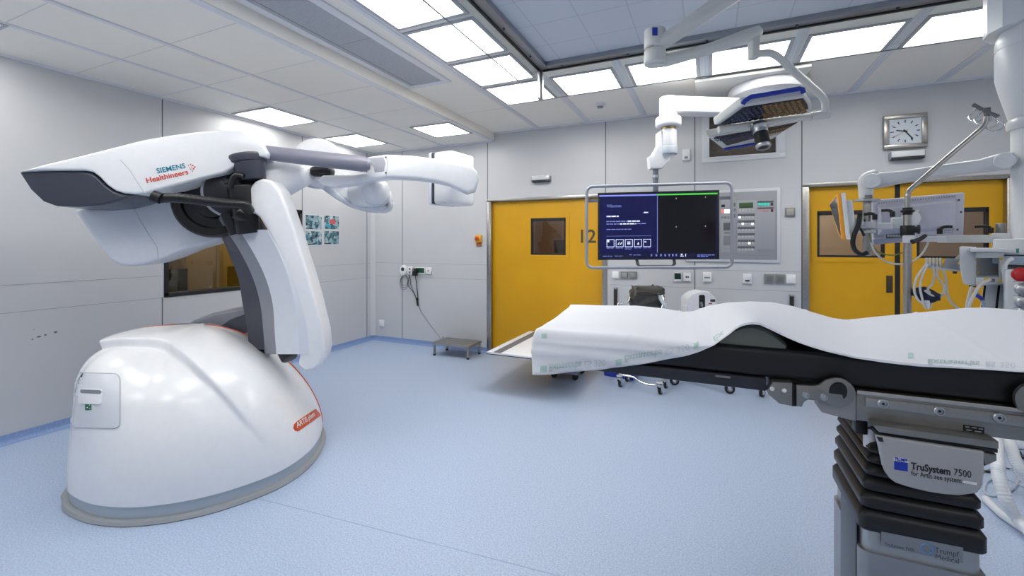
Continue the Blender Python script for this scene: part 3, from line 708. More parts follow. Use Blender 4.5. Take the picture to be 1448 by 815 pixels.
m = MB(); m.lathe([(0.001,-0.12),(0.12,-0.12),(0.126,-0.1),(0.126,0.045),(0.122,0.055),(0.112,0.057),(0.112,0.09),(0.1,0.135),(0.07,0.165),(0.03,0.178),(0.001,0.18)], xc, xax, 40); m.build('xray_tube', RWHITE, robot)
DX = (RIGHT*0.85-FWD*0.52).normalized(); DY = (FWD*0.85+RIGHT*0.52).normalized()
dcn = at_d(640,254.5,3.98)
m = MB(); m.obox(dcn+DX*0.02, (0.21,0.34,0.46), (DX,DY,UP), 0.03, 4); det = m.build('flat_detector', RWHITE, robot)
m = MB(); m.obox(dcn-DX*0.09, (0.022,0.345,0.45), (DX,DY,UP), 0.008, 3); m.build('detector_seal', RDARK, det)
m = MB(); m.obox(dcn-DX*0.118, (0.035,0.35,0.46), (DX,DY,UP), 0.015, 3); m.build('detector_plate', RPALE, det)
m = MB(); m.cyl(at_d(648,252,3.55), at_d(645,252,3.85), 0.06, seg=20); m.build('detector_mount', RPALE, robot)
# ================================================================ OPERATING TABLE
YN, YFAR, XT0, XT1 = 1.60, 2.16, -0.56, 1.45
LEATHER = mat('black_upholstery', (17,17,21), 0.42, speck=0.1, scale=12, bump=0.1)
STEELD = mat('table_steel', (150,148,144), 0.34, 0.85, speck=0.06, scale=30)
PLASTG = mat('table_grey_plastic', (150,150,152), 0.4, speck=0.02, scale=30)
table = thing('operating_table', 'operating table with black mattress, steel side rails and black bellows column', 'operating table', (0.5,1.8,0))
ZM = 1.222
m = MB(); m.box((XT0,YN,1.128),(XT1,YFAR,ZM), 0.018, 4); m.build('mattress', LEATHER, table)
m = MB(); m.box((XT0+0.02,YN-0.004,1.088),(0.163,YFAR-0.01,1.1275), 0.004); m.build('leg_board', mat('board_black', (44,46,54), 0.45), table)
p = at_y(1022,533,YN-0.006)
m = MB(); m.box((p.x-0.022,YN-0.0075,p.z-0.003),(p.x+0.022,YN-0.003,p.z+0.003)); m.build('board_clip', STEELD, table)
m = MB(); m.box((0.18,YN+0.02,1.07),(XT1-0.05,YFAR-0.02,1.128), 0.004); m.build('top_frame', BLACK, table)
def flat(poly, Y, thick, bev=0.003, seg=2):
    m = MB(); m.prism([at_y(x, y, Y) for x, y in poly], (0,thick,0), bev, seg); return m
YR = YN-0.015
rl = flat([(1210.7,553),(1470,581.5),(1470,627.5),(1210.7,595)], YR, 0.05, 0.004); rl.build('side_rail', STEELD, table)
m = MB(); a, b_ = at_y(1210.7,553,YR), at_y(1470,581.5,YR)
m.box((a.x,YR-0.006,a.z-0.008),(XT1-0.1,YR+0.05,a.z+0.004), 0.003); m.build('rail_lip', mat('polished_steel', (196,192,184), 0.25, 1.0), table)
bar = flat([(1224,562),(1470,592),(1470,607.5),(1224,575)], YR-0.006, 0.006, 0.002).build('accessory_bar', mat('bar_steel', (168,166,162), 0.3, 0.9, speck=0.05), table)
for x, y in ((1248.5,571),(1328,581.5),(1412.5,591)):
    c = at_y(x,y,YR-0.006)
    m = MB(); m.lathe([(0.001,0.0),(0.0135,0.0),(0.0135,0.005),(0.0115,0.007),(0.0085,0.007),(0.007,0.003),(0.001,0.003)], c, (0,-1,0), 24); bo = m.build('rail_bolt', ALU, table)
    m = MB(); m.cyl(c+V((0,-0.003,0)), c+V((0,-0.0036,0)), 0.004, seg=6); m.build('bolt_socket', BLACK, bo)
lab = flat([(1362,601),(1392,605),(1392,614),(1362,609.5)], YR-0.0008, 0.0008, 0).build('rail_label', mat('label_black', (28,28,30), 0.5), table)
m = MB()
for q0, q1 in (((1365,603.4),(1371,604.3)),((1374,604.4),(1381,605.4)),((1384,606),(1390,606.8)),((1366,607.6),(1374,608.8)),((1378,609.6),(1388,611))):
    a, b_ = at_y(*q0,YR-0.001), at_y(*q1,YR-0.001); m.box((a.x,YR-0.0014,a.z-0.0024),(b_.x,YR-0.0009,a.z+0.0006))
m.build('label_marks', ALU, lab)
flat([(1084.4,553),(1093,540.5),(1120.5,542),(1120.5,575),(1102,571.4),(1087,559)], YR-0.012, 0.04, 0.003).build('end_bracket', STEELD, table)
for x, y in ((1091.8,550),(1109,552.3)):
    m = MB(); c = at_y(x,y,YR-0.012); m.cyl(c, c+V((0,-0.003,0)), 0.0065, seg=16, bev=0.001); m.build('bracket_rivet', mat('rivet_white', (235,235,232), 0.3), table)
flat([(1119.5,542),(1127,545),(1127,575),(1119.5,575)], YR+0.002, 0.03, 0.001).build('joint_gap', BLACK, table)
circ = lambda cx, cy, r, a0, a1, n: [(cx+r*math.cos(math.radians(a0+(a1-a0)*i/n)), cy-r*math.sin(math.radians(a0+(a1-a0)*i/n))) for i in range(n+1)]
plate = [(1126.4,545),(1150,546.2),(1158,545.2)] + [(1163,541.5),(1169,537.8),(1176,535.6),(1184,535),(1192,536.2),(1199,539.5),(1205,544.8),(1209,551),(1210.4,557.5),(1208.5,564.5),(1204,570.2),(1197.5,574.2),(1189.5,576),(1181,575.6),(1173.5,573),(1166,568)] + [(1153.7,566.3),(1143.3,565.5),(1137.4,568.5),(1133.8,575.9),(1126.4,575)]
hp_ = flat(plate, YR-0.016, 0.014, 0.002).build('hinge_plate', STEELD, table)
flat(circ(1185.3,553.5,13,0,180,16)+[(1172.5,556.3),(1191,558.5),(1193,565),(1197.5,560)], YR-0.0168, 0.002, 0).build('hinge_bore', BLACK, hp_)
for x, y in ((1139,558.5),(1165,561.5)):
    c = at_y(x,y,YR-0.016); m = MB(); m.lathe([(0.001,0.0),(0.0105,0.0),(0.0105,0.004),(0.009,0.006),(0.006,0.006),(0.005,0.002),(0.001,0.002)], c, (0,-1,0), 20); m.build('plate_bolt', ALU, hp_)
flat([(1155.9,562),(1156.6,576.6),(1162.5,584),(1175,587.5),(1197.8,593.5),(1211,596.5),(1211,556)], YR, 0.05, 0.004).build('hinge_block', PLASTG, table)
c = at_y(1456,566,YR-0.016)
m = MB(); m.lathe([(0.022,0.0),(0.045,0.0),(0.045,0.012),(0.022,0.012),(0.022,0.0)], c+V((0.018,0.012,0)), (0,-1,0), 32); m.build('hinge_plate', STEELD, table)
m = MB(); m.box((XT0+0.7,YFAR-0.03,1.04),(XT1-0.1,YFAR+0.02,1.12), 0.004); m.build('side_rail', STEELD, table)
# column head
YC = 1.535
flat([(1236,601.5),(1413,625.5),(1413,636),(1243,612)], YC, 0.06, 0.003).build('head_plate', STEELD, table)
flat([(1240,612),(1411,636),(1411,641),(1240,617)], YC+0.01, 0.05, 0).build('head_gap', BLACK, table)
pan = flat([(1239,617),(1393,640.5),(1392.5,665),(1391,686),(1387,694),(1379,699),(1357,702),(1335,700.5),(1313,697),(1294,692.5),(1277,687.5),(1266,683.5),(1259,678),(1253,670),(1249,660),(1243,632)], YC-0.008, 0.02, 0.006, 3).build('column_panel', mat('panel_grey', (168,168,170), 0.38, speck=0.02), table)
flat([(1384,639.5),(1410,643.5),(1410,652.5),(1393,660),(1391,648)], YC+0.006, 0.03, 0.003).build('panel_lug', STEELD, table)
flat([(1239.5,618),(1248,619.2),(1249.5,625.5),(1243,624.5)], YC-0.0095, 0.002, 0).build('panel_catch', BLACK, table)
TD = mat('label_dark', (38,38,44), 0.5)
YP = YC-0.0086
emb = flat([(1264.5,652),(1283.6,654.9),(1283.6,667.3),(1264.5,664.4)], YP, 0.0006, 0).build('emblem', mat('emblem_blue', (24,54,168), 0.4), pan)
flat([(1263.8,646.2),(1284.2,649.2),(1284.2,654.9),(1263.8,651.9)], YP, 0.0006, 0).build('emblem_strip', SWITCHW, pan)
def text_y(s, p0, p1, h, Y, material, parent, bold=0.0, name='printed_lettering'):
    a, b = at_y(*p0, Y), at_y(*p1, Y); return lettering(s, a, (b-a), UP, h, material, parent, name, depth=0.0004, width=(b-a).length, font_bold=bold)
text_y('TRUMPF', (1264.6,651.2), (1283.6,654), 0.0125, YP-0.0008, mat('emblem_text', (24,54,168), 0.4), pan, 0.03)
text_y('TruSystem', (1288,663.5), (1344,672.3), 0.026, YP, TD, pan, 0.03); text_y('7500', (1349,672.5), (1373.5,676.3), 0.026, YP, TD, pan)
text_y('for Artis zee systems', (1288.5,672.5), (1363,684.3), 0.019, YP, TD, pan)
m = MB(); q = at_y(1371,683,YP); m.box((q.x-0.014,YP-0.0006,q.z-0.003),(q.x+0.014,YP,q.z+0.003)); m.build('scratch', SWITCHW, pan)
# bellows: stacked black frames, wider towards the bottom
KC = 1.05
def frame_ring(x0,x1,y0,y1,r,z):
    out = []; x0, x1, y0, y1 = x0*KC, x1*KC, y0*KC, y1*KC; z = EYE-(EYE-z)*KC if z > 0.13 else z
    for cx, cy, a in ((x1-r,y0+r,-90),(x1-r,y1-r,0),(x0+r,y1-r,90),(x0+r,y0+r,180)):
        for i in range(7):
            t = math.radians(a+90*i/6); out.append(V((cx+r*math.cos(t), cy+r*math.sin(t), z)))
    return out
BELL = mat('bellows_black', (20,20,23), 0.38)
zr = [(0.775,0.822),(0.835,0.868),(0.882,0.909),(0.921,0.942),(0.953,0.970),(0.979,0.994)]
for k,(z0,z1) in enumerate(zr):
    x0, x1, y0, y1 = 0.374+0.006*k, 0.640-0.004*k, 1.492+0.004*k, 1.80+0.012*k
    m = MB(); m.loft([frame_ring(x0+0.003,x1-0.003,y0+0.003,y1-0.003,0.02,z0-0.004), frame_ring(x0,x1,y0,y1,0.022,z0), frame_ring(x0,x1,y0,y1,0.022,z1-0.012), frame_ring(x0+0.008,x1-0.008,y0+0.008,y1-0.008,0.02,z1), frame_ring(x0+0.035,x1-0.035,y0+0.035,y1-0.035,0.015,z1+0.012)])
    m.build('bellows_pleat', BELL, table)
m = MB(); m.loft([frame_ring(0.42,0.60,1.54,1.78,0.02,z) for z in (0.76,1.04)]); m.build('bellows_core', BELL, table)
m = MB(); m.cyl(at_y(1231,605,1.64), at_y(1231,632,1.64), 0.018, seg=20); m.build('column_post', WHITE, table)
m = MB(); m.box((0.42,1.63,1.005),(0.68,1.98,1.075), 0.005); m.build('column_head', STEELD, table)
m = MB(); q = at_y(1219,604,1.63); m.box((q.x-0.018,1.62,q.z-0.02),(q.x+0.012,1.66,q.z+0.02), 0.004); m.build('column_connector', BLACK, table)
# casing
m = MB(); m.loft([frame_ring(0.384,0.632,1.5,1.79,0.03,z) for z in (0.12,0.44,0.79)]); cas = m.build('column_casing', mat('casing_steel', (168,170,172), 0.32, 0.6, speck=0.03, scale=15), table)
m = MB(); m.box((0.3735*KC,1.525*KC,0.13),(0.3775*KC,1.68*KC,0.745), 0.001); m.build('casing_strip', mat('casing_strip_grey', (84,88,98), 0.4), table)
m = MB(); m.loft([frame_ring(0.376,0.640,1.492,1.798,0.03,z) for z in (0.125,0.70,0.712)]); m.build('casing_sleeve', mat('sleeve_steel', (150,152,156), 0.34, 0.6, speck=0.03, scale=15), table)
m = MB(); m.loft([frame_ring(0.22,0.85,1.35,1.95,0.06,z) for z in (0.0,0.11)]+[frame_ring(0.25,0.82,1.38,1.92,0.06,0.125)]); m.build('foot', PLASTG, table)
YQ = 1.4915*KC-0.0005
pq = flat([(1246,752),(1362,775),(1362,797),(1246,772)], YQ, 0.0006, 0).build('type_plate', mat('plate_grey', (140,144,150), 0.4, 0.4), table)
LT = mat('plate_text', (66,72,84), 0.5)
text_y('TruSystem 7500', (1251,771.8), (1293,780.5), 0.012, YQ, LT, pq); text_y('Trumpf', (1322,781.5), (1356,788.5), 0.021, YQ, LT, pq); text_y('Medical', (1323,790.5), (1356,797.5), 0.019, YQ, LT, pq)
c = at_y(1311,776.5,YQ); m = MB(); m.tube([c+V((0.0125*math.cos(t),-0.0005,0.0125*math.sin(t))) for t in [2*math.pi*i/20 for i in range(20)]], 0.0032, 6, closed=True); m.build('plate_ring', mat('ring_blue', (104,136,176), 0.4), pq)
# ---- bolsters under the sheet
def bolster(x, w, h, label):
    sec = [(-w/2,0),(-w/2,0.01)] + [(-w/2*math.cos(t), 0.01+(h-0.01)*math.sin(t)**2.4) for t in [math.pi*i/16 for i in range(1,16)]] + [(w/2,0.01),(w/2,0)]
    m = MB(); m.loft([[V((x+a*s, y, ZM+0.0005+b*s2)) for a, b in sec] for y, s, s2 in ((YN+0.02,0.94,0.9),(YN+0.03,1,1),(YFAR-0.03,1,1),(YFAR-0.02,0.94,0.9))])
    return solo(m.build('bolster', mat('bolster_grey_green', (110,113,104), 0.5, speck=0.04, scale=20), None), label, 'bolster')
bolster(0.124, 0.20, 0.064, 'grey-green padded bolster peeking out under the white sheet on the black mattress')
# ---- disposable sheet
SHEET = mat('white_nonwoven_sheet', (232,233,238), 0.75, speck=0.015, scale=300, bump=0.15)
far = [(700,436),(757,440),(770,438),(795,437),(806,432.5),(830,432),(900,433),(940,437),(965,441.5),(980,441),(1000,434),(1030,428.5),(1060,427),(1090,428.5),(1120,434.5),(1150,444),(1175,451),(1195,453.5),(1230,449.5),(1270,445.5),(1320,440.5),(1360,436.5),(1385,436),(1420,438.5),(1460,443),(1530,455)]
near = [(757,528.5),(780,528.5),(800,527),(850,522.5),(900,516),(940,509.5),(970,503.5),(990,497.5),(1010,488),(1030,473.5),(1042,464),(1052,460),(1064,458.5),(1076,460),(1090,466.5),(1110,476),(1130,484.5),(1150,491.5),(1170,497.5),(1210,507),(1250,513),(1300,518.5),(1350,521),(1400,523.5),(1448,526.5),(1530,532)]
YS0, YS1 = YN-0.028, YFAR-0.01
fz = sorted((at_y(x,y,YS1).x, at_y(x,y,YS1).z) for x, y in far); nz_ = sorted((at_y(x,y,YS0).x, at_y(x,y,YS0).z) for x, y in near)
def itp(tb, x):
    if x <= tb[0][0]: return tb[0][1]
    for (a,b),(c,d) in zip(tb, tb[1:]):
        if a <= x <= c:
            t = (x-a)/(c-a); return b+(d-b)*t
    return tb[-1][1]
def wob(x, y, s, a): return a*noise.noise(V((x*s, y*s, 3.7)))
XS0 = nz_[0][0]; cols = 190; prof_n = 44
rowsg = []
for i in range(cols+1):
    x = XS0 + (1.30-XS0)*i/cols
    zf = max(itp(fz, x), ZM+0.002); ze = itp(nz_, x); zn = max(ZM+0.003, ze+0.004)
    knots = [V((YS1+0.035, zf-0.09)), V((YS1+0.022, zf-0.03)), V((YS1, zf)), V((YS1-0.06, zf+0.002)), V(((YS0+YS1)/2, (zf*0.5+zn*0.5))), V((YN+0.05, zn+0.002)), V((YN-0.004, zn-0.002)), V((YS0+0.004, (zn*0.75+ze*0.25))), V((YS0, ze*0.5+zn*0.5)), V((YS0-0.002-0.012*smooth(-0.35,-0.62,-abs(x) if x<0 else 0), ze))]
    pl3 = spline([V((x, k.x, k.y)) for k in knots], 5)
    row = []
    for j, p in enumerate(pl3):
        v = j/(len(pl3)-1)
        amp = 0.006*smooth(0.15,0.3,v)*(1-smooth(0.9,1,v)*0.6)
        dz = wob(x*1.2, p.y*2.2, 3.0, amp) + wob(x*0.5, p.y+0.3, 9.0, amp*0.45)
        crease = 0.004*math.exp(-((x+0.20-0.25*(p.y-1.85))/0.006)**2) + 0.0035*math.exp(-((x-0.33-0.12*(p.y-1.9))/0.005)**2) + 0.0035*math.exp(-((x-0.72+0.05*(p.y-1.9))/0.005)**2)
        cy = 0.0035*math.exp(-((p.y-1.74)/0.004)**2)*smooth(-0.1,-0.3,x)*1.0 + 0.003*math.exp(-((p.y-1.95)/0.004)**2)
        hang = smooth(0.72,0.9,v)
        row.append(V((p.x - (0.03*(1-v) + 0.012*math.sin(v*9))*(1-smooth(XS0,XS0+0.2,x)), p.y - hang*(wob(x, p.z*2, 6.0, 0.008)+0.004*math.sin(p.z*150)*smooth(0.1,-0.2,x)+(0.007*smooth(1.172,1.166,p.z)-0.006*smooth(1.120,1.114,p.z))*smooth(-0.12,-0.3,x)), max(p.z+dz*(1-hang)+(crease+cy)*(1-hang), 0))))
    rowsg.append(row)
m = MB(); W = len(rowsg[0]); m.poly([p for r in rowsg for p in r], [[i*W+j, (i+1)*W+j, (i+1)*W+j+1, i*W+j+1] for i in range(cols) for j in range(W-1)])
bmesh.ops.recalc_face_normals(m.bm, faces=m.bm.faces)
sheet_t = thing('disposable_sheet', 'white disposable paper sheet with faint green print draped over the operating table', 'sheet', (0.3,1.88,ZM))
sheet = m.build('sheet_cloth', SHEET, sheet_t, sharp=80)
sol = sheet.modifiers.new('thickness', 'SOLIDIFY'); sol.thickness = 0.0012; sol.offset = -1
ST = tree_of(sheet)
INK = mat('pale_green_print', (186,206,202), 0.7); INK2 = mat('pale_grey_print', (208,214,217), 0.7)
def stamp(px, py, s, k=0.0):
    q = [(px+s*u, py+s*v+k*s*u) for u, v in ((0,0),(.5,0),(1,0),(1,.5),(1,1),(.5,1),(0,1),(0,.5))]
    return wrap_patch(ST, q, 0.0025, 0.0, 3).build('printed_mark', mat('green_mark', (184,212,204), 0.7), sheet_t)
# print seen from the back of the paper, so it reads upside down
printed('Extrasorbs', [(777,515.5),(822,511.5),(822,522),(777,526)], ST, INK, sheet_t, bold=0.015); printed('ES 350', [(827,511.3),(856,508.5),(856,518),(827,521.3)], ST, INK2, sheet_t)
printed('Extrasorbs', [(883,503.5),(936,494.5),(936,503.5),(883,513.5)], ST, INK, sheet_t, bold=0.015); printed('ES 350', [(942,494),(974,486.5),(976,496),(942,502.8)], ST, INK2, sheet_t)
printed('Extrasorbs', [(1312,508),(1385,511),(1385,518.5),(1312,515.5)], ST, INK, sheet_t, bold=0.01); printed('ES 350', [(1394,511.5),(1436,513),(1436,521),(1394,519)], ST, INK2, sheet_t)
printed('Ex', [(1008,477.5),(1022,468),(1026,474),(1011,484)], ST, INK, sheet_t, bold=0.015)
for a in ((764,517.5,9,-0.05),(870.5,509,8.5,-0.15),(766,472,6.5,-0.02),(981,487,7,-0.4),(1284,500,7,0.02)): stamp(*a)
# ================================================================ SURGICAL LAMP, MONITOR BOOM
LAMPW = mat('lamp_white', (212,212,208), 0.34, speck=0.015)
lamp = thing('surgical_lamp', 'ceiling surgical lamp with two LED panels, blue grip and camera handle on jointed arms', 'surgical lamp', at_d(1078,172,2.85))
def tubep(q, r, seg=16, sub=0): m = MB(); m.tube([at_d(*p) for p in q], r, seg, sub); return m
ce = at_d(1120,-55,2.22)
m = MB(); m.lathe([(0.001,ZH-0.0125),(0.16,ZH-0.0125),(0.16,ZH-0.05),(0.09,ZH-0.09),(0.05,ZH-0.1),(0.05,ce.z-0.02),(0.001,ce.z-0.02)], (ce.x,ce.y,0), (0,0,1)); m.build('ceiling_flange', LAMPW, lamp)
m = MB(); m.loft([[at_d(x,y,d)+(UP*math.sin(t)*rz+(RIGHT*0.45+FWD*0.5)*0+V((SN,0,0))*0)+FWD*math.cos(t)*rx for t in [2*math.pi*i/24 for i in range(24)]] for x,y,d,rz,rx in ((1135,-70,2.2,0.055,0.06),(1030,-4,2.28,0.052,0.055),(940,58,2.36,0.046,0.05),(922,66,2.37,0.03,0.035))]); m.build('upper_arm', LAMPW, lamp, sharp=60)
p = at_d(929,70,2.38)
m = MB(); m.cyl(at_d(926,42,2.38), at_d(926,69,2.38), 0.056, seg=28, bev=0.01); m.build('elbow_top', LAMPW, lamp)
m = MB(); m.cyl(at_d(926,70.5,2.38), at_d(926,92,2.38), 0.057, seg=28, bev=0.012); m.build('elbow_bottom', LAMPW, lamp)
m = MB(); q0, q1 = at_d(922,49,2.325), at_d(929,39,2.325); m.obox(at_d(926,44.5,2.323), (0.028,0.006,0.042), (RIGHT,FWD,UP), 0.001); m.build('arm_label', BLUE, lamp)
m = MB(); m.loft([[at_d(x,y,d)+UP*math.sin(t)*rz+FWD*math.cos(t)*rx for t in [2*math.pi*i/24 for i in range(24)]] for x,y,d,rz,rx in ((920,84,2.38,0.025,0.03),(930,86,2.38,0.036,0.042),(945,85,2.39,0.033,0.04),(1000,70,2.46,0.031,0.038),(1052,52,2.53,0.038,0.042),(1070,46,2.55,0.036,0.042),(1075,47,2.555,0.025,0.03))]); m.build('lower_arm', LAMPW, lamp, sharp=60)
m = MB(); m.prism([at_d(x,y,2.52) for x,y in ((1064.5,42),(1075.5,42),(1075.5,80),(1064.5,80))], FWD*0.06, 0.008); m.build('knuckle', LAMPW, lamp)
tubep([(1066,77,2.55),(1078,75.5,2.56),(1090,75.5,2.57),(1102,82,2.58),(1118,97,2.62),(1140,116.5,2.70),(1158,132,2.78),(1166,143,2.82),(1167,157,2.84),(1167,161,2.84)], 0.021, 16, 5).build('bent_tube', LAMPW, lamp)
tubep([(1172,161,2.85),(1146,165,2.86)], 0.027, 16).build('yoke_joint', LAMPW, lamp)
tubep([(1146,165,2.86),(1110,169,2.88),(1070,175,2.9),(1016,184,2.92)], [0.021,0.021,0.024,0.024], 14).build('hinge_bar', LAMPW, lamp)
def led_panel(poly, rim, name, wcol):
    pts = [at_d(*q) for q in poly]; n = (pts[1]-pts[0]).cross(pts[2]-pts[0]).normalized()
    if n.z < 0: n = -n
    m = MB(); m.prism([p+n*0.002 for p in rim and [at_d(*q) for q in rim] or pts], n*0.06, 0.012, 3); hs = m.build(name, LAMPW, lamp)
    return pts, n, hs
U = [(1016,178,2.925),(1051,152.5,2.72),(1136,139.5,2.66),(1145,152,2.78),(1144.5,157,2.82)]
Ur = [(1010.5,178,2.93),(1049,149.5,2.70),(1138,136.5,2.64),(1148.5,152,2.78),(1147,159,2.83)]
L = [(1006.5,194,2.96),(1066,185.5,2.96),(1127.5,173.5,2.93),(1092,195,3.08),(1069,201,3.10),(1022,208,3.10)]
Lr = [(1001,194.5,2.95),(1066,183,2.95),(1131,171.5,2.92),(1093,197.5,3.09),(1069,203.5,3.11),(1021.5,211,3.12)]
LENSA = mat('led_lens_cool_reflection', (72,76,96), 0.25, 0.5); LENSB = mat('led_lens_warm_reflection', (142,116,80), 0.3, 0.5); LFIELD = mat('led_field', (50,50,58), 0.4); LFIELDB = mat('led_field_warm_reflection', (92,74,52), 0.4)  # cool left and warm right lens tones: reflections put into the colour
def inside(p, poly):
    c = False; n = len(poly)
    for i in range(n):
        a, b = poly[i], poly[(i+1) % n]
        if (a[1] > p[1]) != (b[1] > p[1]) and p[0] < (b[0]-a[0])*(p[1]-a[1])/(b[1]-a[1])+a[0]: c = not c
    return c
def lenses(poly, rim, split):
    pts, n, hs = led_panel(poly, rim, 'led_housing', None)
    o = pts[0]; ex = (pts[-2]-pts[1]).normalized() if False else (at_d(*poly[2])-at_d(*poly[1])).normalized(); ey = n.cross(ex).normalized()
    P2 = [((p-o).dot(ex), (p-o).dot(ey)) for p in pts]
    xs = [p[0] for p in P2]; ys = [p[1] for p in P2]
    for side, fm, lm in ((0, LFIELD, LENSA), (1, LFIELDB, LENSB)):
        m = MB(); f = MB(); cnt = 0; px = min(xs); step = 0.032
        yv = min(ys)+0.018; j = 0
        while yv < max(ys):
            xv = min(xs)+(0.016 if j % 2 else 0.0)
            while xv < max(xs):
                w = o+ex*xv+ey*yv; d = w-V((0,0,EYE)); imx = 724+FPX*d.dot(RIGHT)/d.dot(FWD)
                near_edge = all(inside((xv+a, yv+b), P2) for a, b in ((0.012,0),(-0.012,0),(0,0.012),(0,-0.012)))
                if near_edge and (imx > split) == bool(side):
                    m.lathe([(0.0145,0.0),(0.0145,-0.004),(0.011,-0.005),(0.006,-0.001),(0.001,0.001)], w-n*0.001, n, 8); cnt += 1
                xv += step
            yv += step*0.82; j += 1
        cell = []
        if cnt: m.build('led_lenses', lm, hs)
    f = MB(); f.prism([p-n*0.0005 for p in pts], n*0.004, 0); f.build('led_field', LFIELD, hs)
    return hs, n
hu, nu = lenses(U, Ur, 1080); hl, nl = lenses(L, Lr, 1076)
tubep([(1050,147.5,2.665),(1053,143,2.655),(1062,137,2.65),(1098,131,2.63),(1130,125.5,2.62),(1135,126.5,2.62),(1136.5,131.5,2.625)], 0.0145, 12).build('blue_grip', BLUE, lamp)
tubep([(1024,211,3.115),(1045,207.5,3.11),(1068,203.5,3.10)], 0.009, 10).build('blue_grip', BLUE, lamp)
hd = (at_d(1081,214,2.80)-at_d(1073,176,2.86)); o = at_d(1073,176,2.86)
m = MB(); m.lathe([(0.001,0.0),(0.05,0.0),(0.054,0.02),(0.045,0.035),(0.045,0.06),(0.041,0.065),(0.001,0.065)], o, hd, 28); m.build('handle_collar', ALU, lamp)
m = MB(); m.lathe([(0.001,0.065),(0.042,0.065),(0.043,0.15),(0.001,0.15)], o, hd, 28); m.build('camera_handle', RUBBER, lamp)
m = MB(); m.lathe([(0.001,0.15),(0.044,0.15),(0.044,0.165),(0.04,0.172),(0.032,0.172),(0.03,0.162),(0.001,0.162)], o, hd, 28); m.build('handle_ring', ALU, lamp)
m = MB(); m.lathe([(0.001,0.16),(0.028,0.16),(0.028,0.1635),(0.001,0.164)], o, hd, 20); m.build('camera_lens', BLACK, lamp)
# ---------------------------------------------------------------- monitor on its ceiling boom
boom = thing('monitor_boom', 'wide monitor with dark blue screen in a tube bumper, hung from white ceiling arm', 'monitor', at_d(930,320,4.25))
fl = at_d(1086,128,4.28); fl.z = ZH
m = MB(); c = at_d(1052,122,4.35)
m.box((-0.13,4.50,ZH-0.045), (0.80,5.36,ZH-0.0125), 0.012, 3); m.build('ceiling_cover', LAMPW, boom)
m = MB(); m.lathe([(0.001,-0.045),(0.34,-0.045),(0.35,-0.06),(0.35,-0.10),(0.33,-0.13),(0.2,-0.16),(0.12,-0.21),(0.11,-0.36),(0.001,-0.36)], fl, (0,0,1), 48); m.build('ceiling_rosette', WHITE, boom)
za0, za1 = at_d(945,143,4.2).z, at_d(945,164,4.2).z
A0 = at_d(945,150,4.2); A1 = V((fl.x, fl.y, A0.z))
d = (A1-A0); d.z = 0; d.normalize(); sd = d.cross(UP)
m = MB(); m.obox((A0+A1)/2, ((A1-A0).length, 0.16, 0.155), (d, sd, UP), 0.02, 3); m.build('boom_arm', WHITE, boom)
B0 = V((A0.x, A0.y, 0))
zz = lambda y, dd=4.2: EYE+(HORIZON-y)*dd/FPX
m = MB(); m.cyl(B0+UP*zz(138), B0+UP*zz(167), 0.082, seg=36, bev=0.012); m.build('boom_head', WHITE, boom)
m = MB(); m.cyl(B0+UP*zz(166), B0+UP*zz(180), 0.118, seg=40, bev=0.02); m.build('boom_collar', WHITE, boom)
m = MB(); m.cyl(B0+UP*zz(180), B0+UP*zz(185), 0.066, seg=30); m.build('boom_bearing', mat('bearing_brass', (150,140,104), 0.35, 0.8), boom)
m = MB(); m.cyl(B0+UP*zz(184)-RIGHT*0.0, B0+UP*zz(209), 0.075, 0.08, seg=30, bev=0.01); m.build('knuckle_body', WHITE, boom)
m = MB(); m.cyl(B0+UP*zz(208), B0+UP*zz(219), 0.084, seg=30, bev=0.008); m.build('knuckle_band', mat('knuckle_grey', (186,196,206), 0.35), boom)
KP = lambda x, y, dd=4.16: at_d(x, y, dd)
m = MB(); m.prism([KP(x,y) for x,y in ((931,187),(936,184),(937,205),(956,219),(936,238.5),(920,238.5),(918.5,221),(923,219),(931,205))], FWD*0.1, 0.012, 3); m.build('knuckle_arm', WHITE, boom)
tx = at_d(927,245,4.21)
m = MB(); m.cyl(V((tx.x,tx.y,zz(238,4.21))), V((tx.x,tx.y,zz(285,4.21))), 0.026, seg=20); m.build('drop_tube', mat('drop_tube_grey', (118,124,136), 0.35, 0.4), boom)
m = MB(); m.cyl(V((tx.x,tx.y,zz(248,4.21))), V((tx.x,tx.y,zz(251.5,4.21))), 0.033, seg=20); m.build('tube_collar', ALU, boom)
M0, M1 = at_d(845.5,HORIZON,4.20), at_d(1017.5,HORIZON,4.03)
MP = vplane(845.5,4.20,1017.5,4.03)
mx = (M1-M0).normalized(); mn = MP.n
scr = [(845.5,272.8),(1017.5,268.6),(1017.5,367),(845.5,368)]
m = MB(); m.prism([MP(x,y) for x,y in scr], mn*0.05, 0.006, 2); body = m.build('monitor_housing', mat('monitor_black', (26,27,34), 0.35), boom)
def on(poly, off=-0.001, thick=0.0008): m = MB(); m.prism([MP(x,y,off) for x,y in poly], mn*thick, 0); return m
tl = lambda u, v: (847.5+(1014.5-847.5)*u, (275.2+(271.6-275.2)*u)*(1-v)+(366.2+(365.2-366.2)*u)*v)
def sq(u0,v0,u1,v1): return [tl(u0,v0), tl(u1,v0), tl(u1,v1), tl(u0,v1)]
SCB = mat('screen_blue', (8,11,66), 0.3, emit=0.45); SCK = mat('screen_black', (14,14,22), 0.18, emit=0.15); SCN = mat('screen_navy', (14,16,48), 0.25, emit=0.6)
SCT = mat('screen_text', (206,212,240), 0.4, emit=0.8); SCD = mat('screen_dim_text', (110,122,186), 0.4, emit=0.7); SCG = mat('screen_green', (70,180,60), 0.4, emit=0.9); SCL = mat('screen_lilac', (120,128,214), 0.4, emit=0.9)
on(sq(0,0,1,1), -0.0006).build('screen_bar', SCN, body)
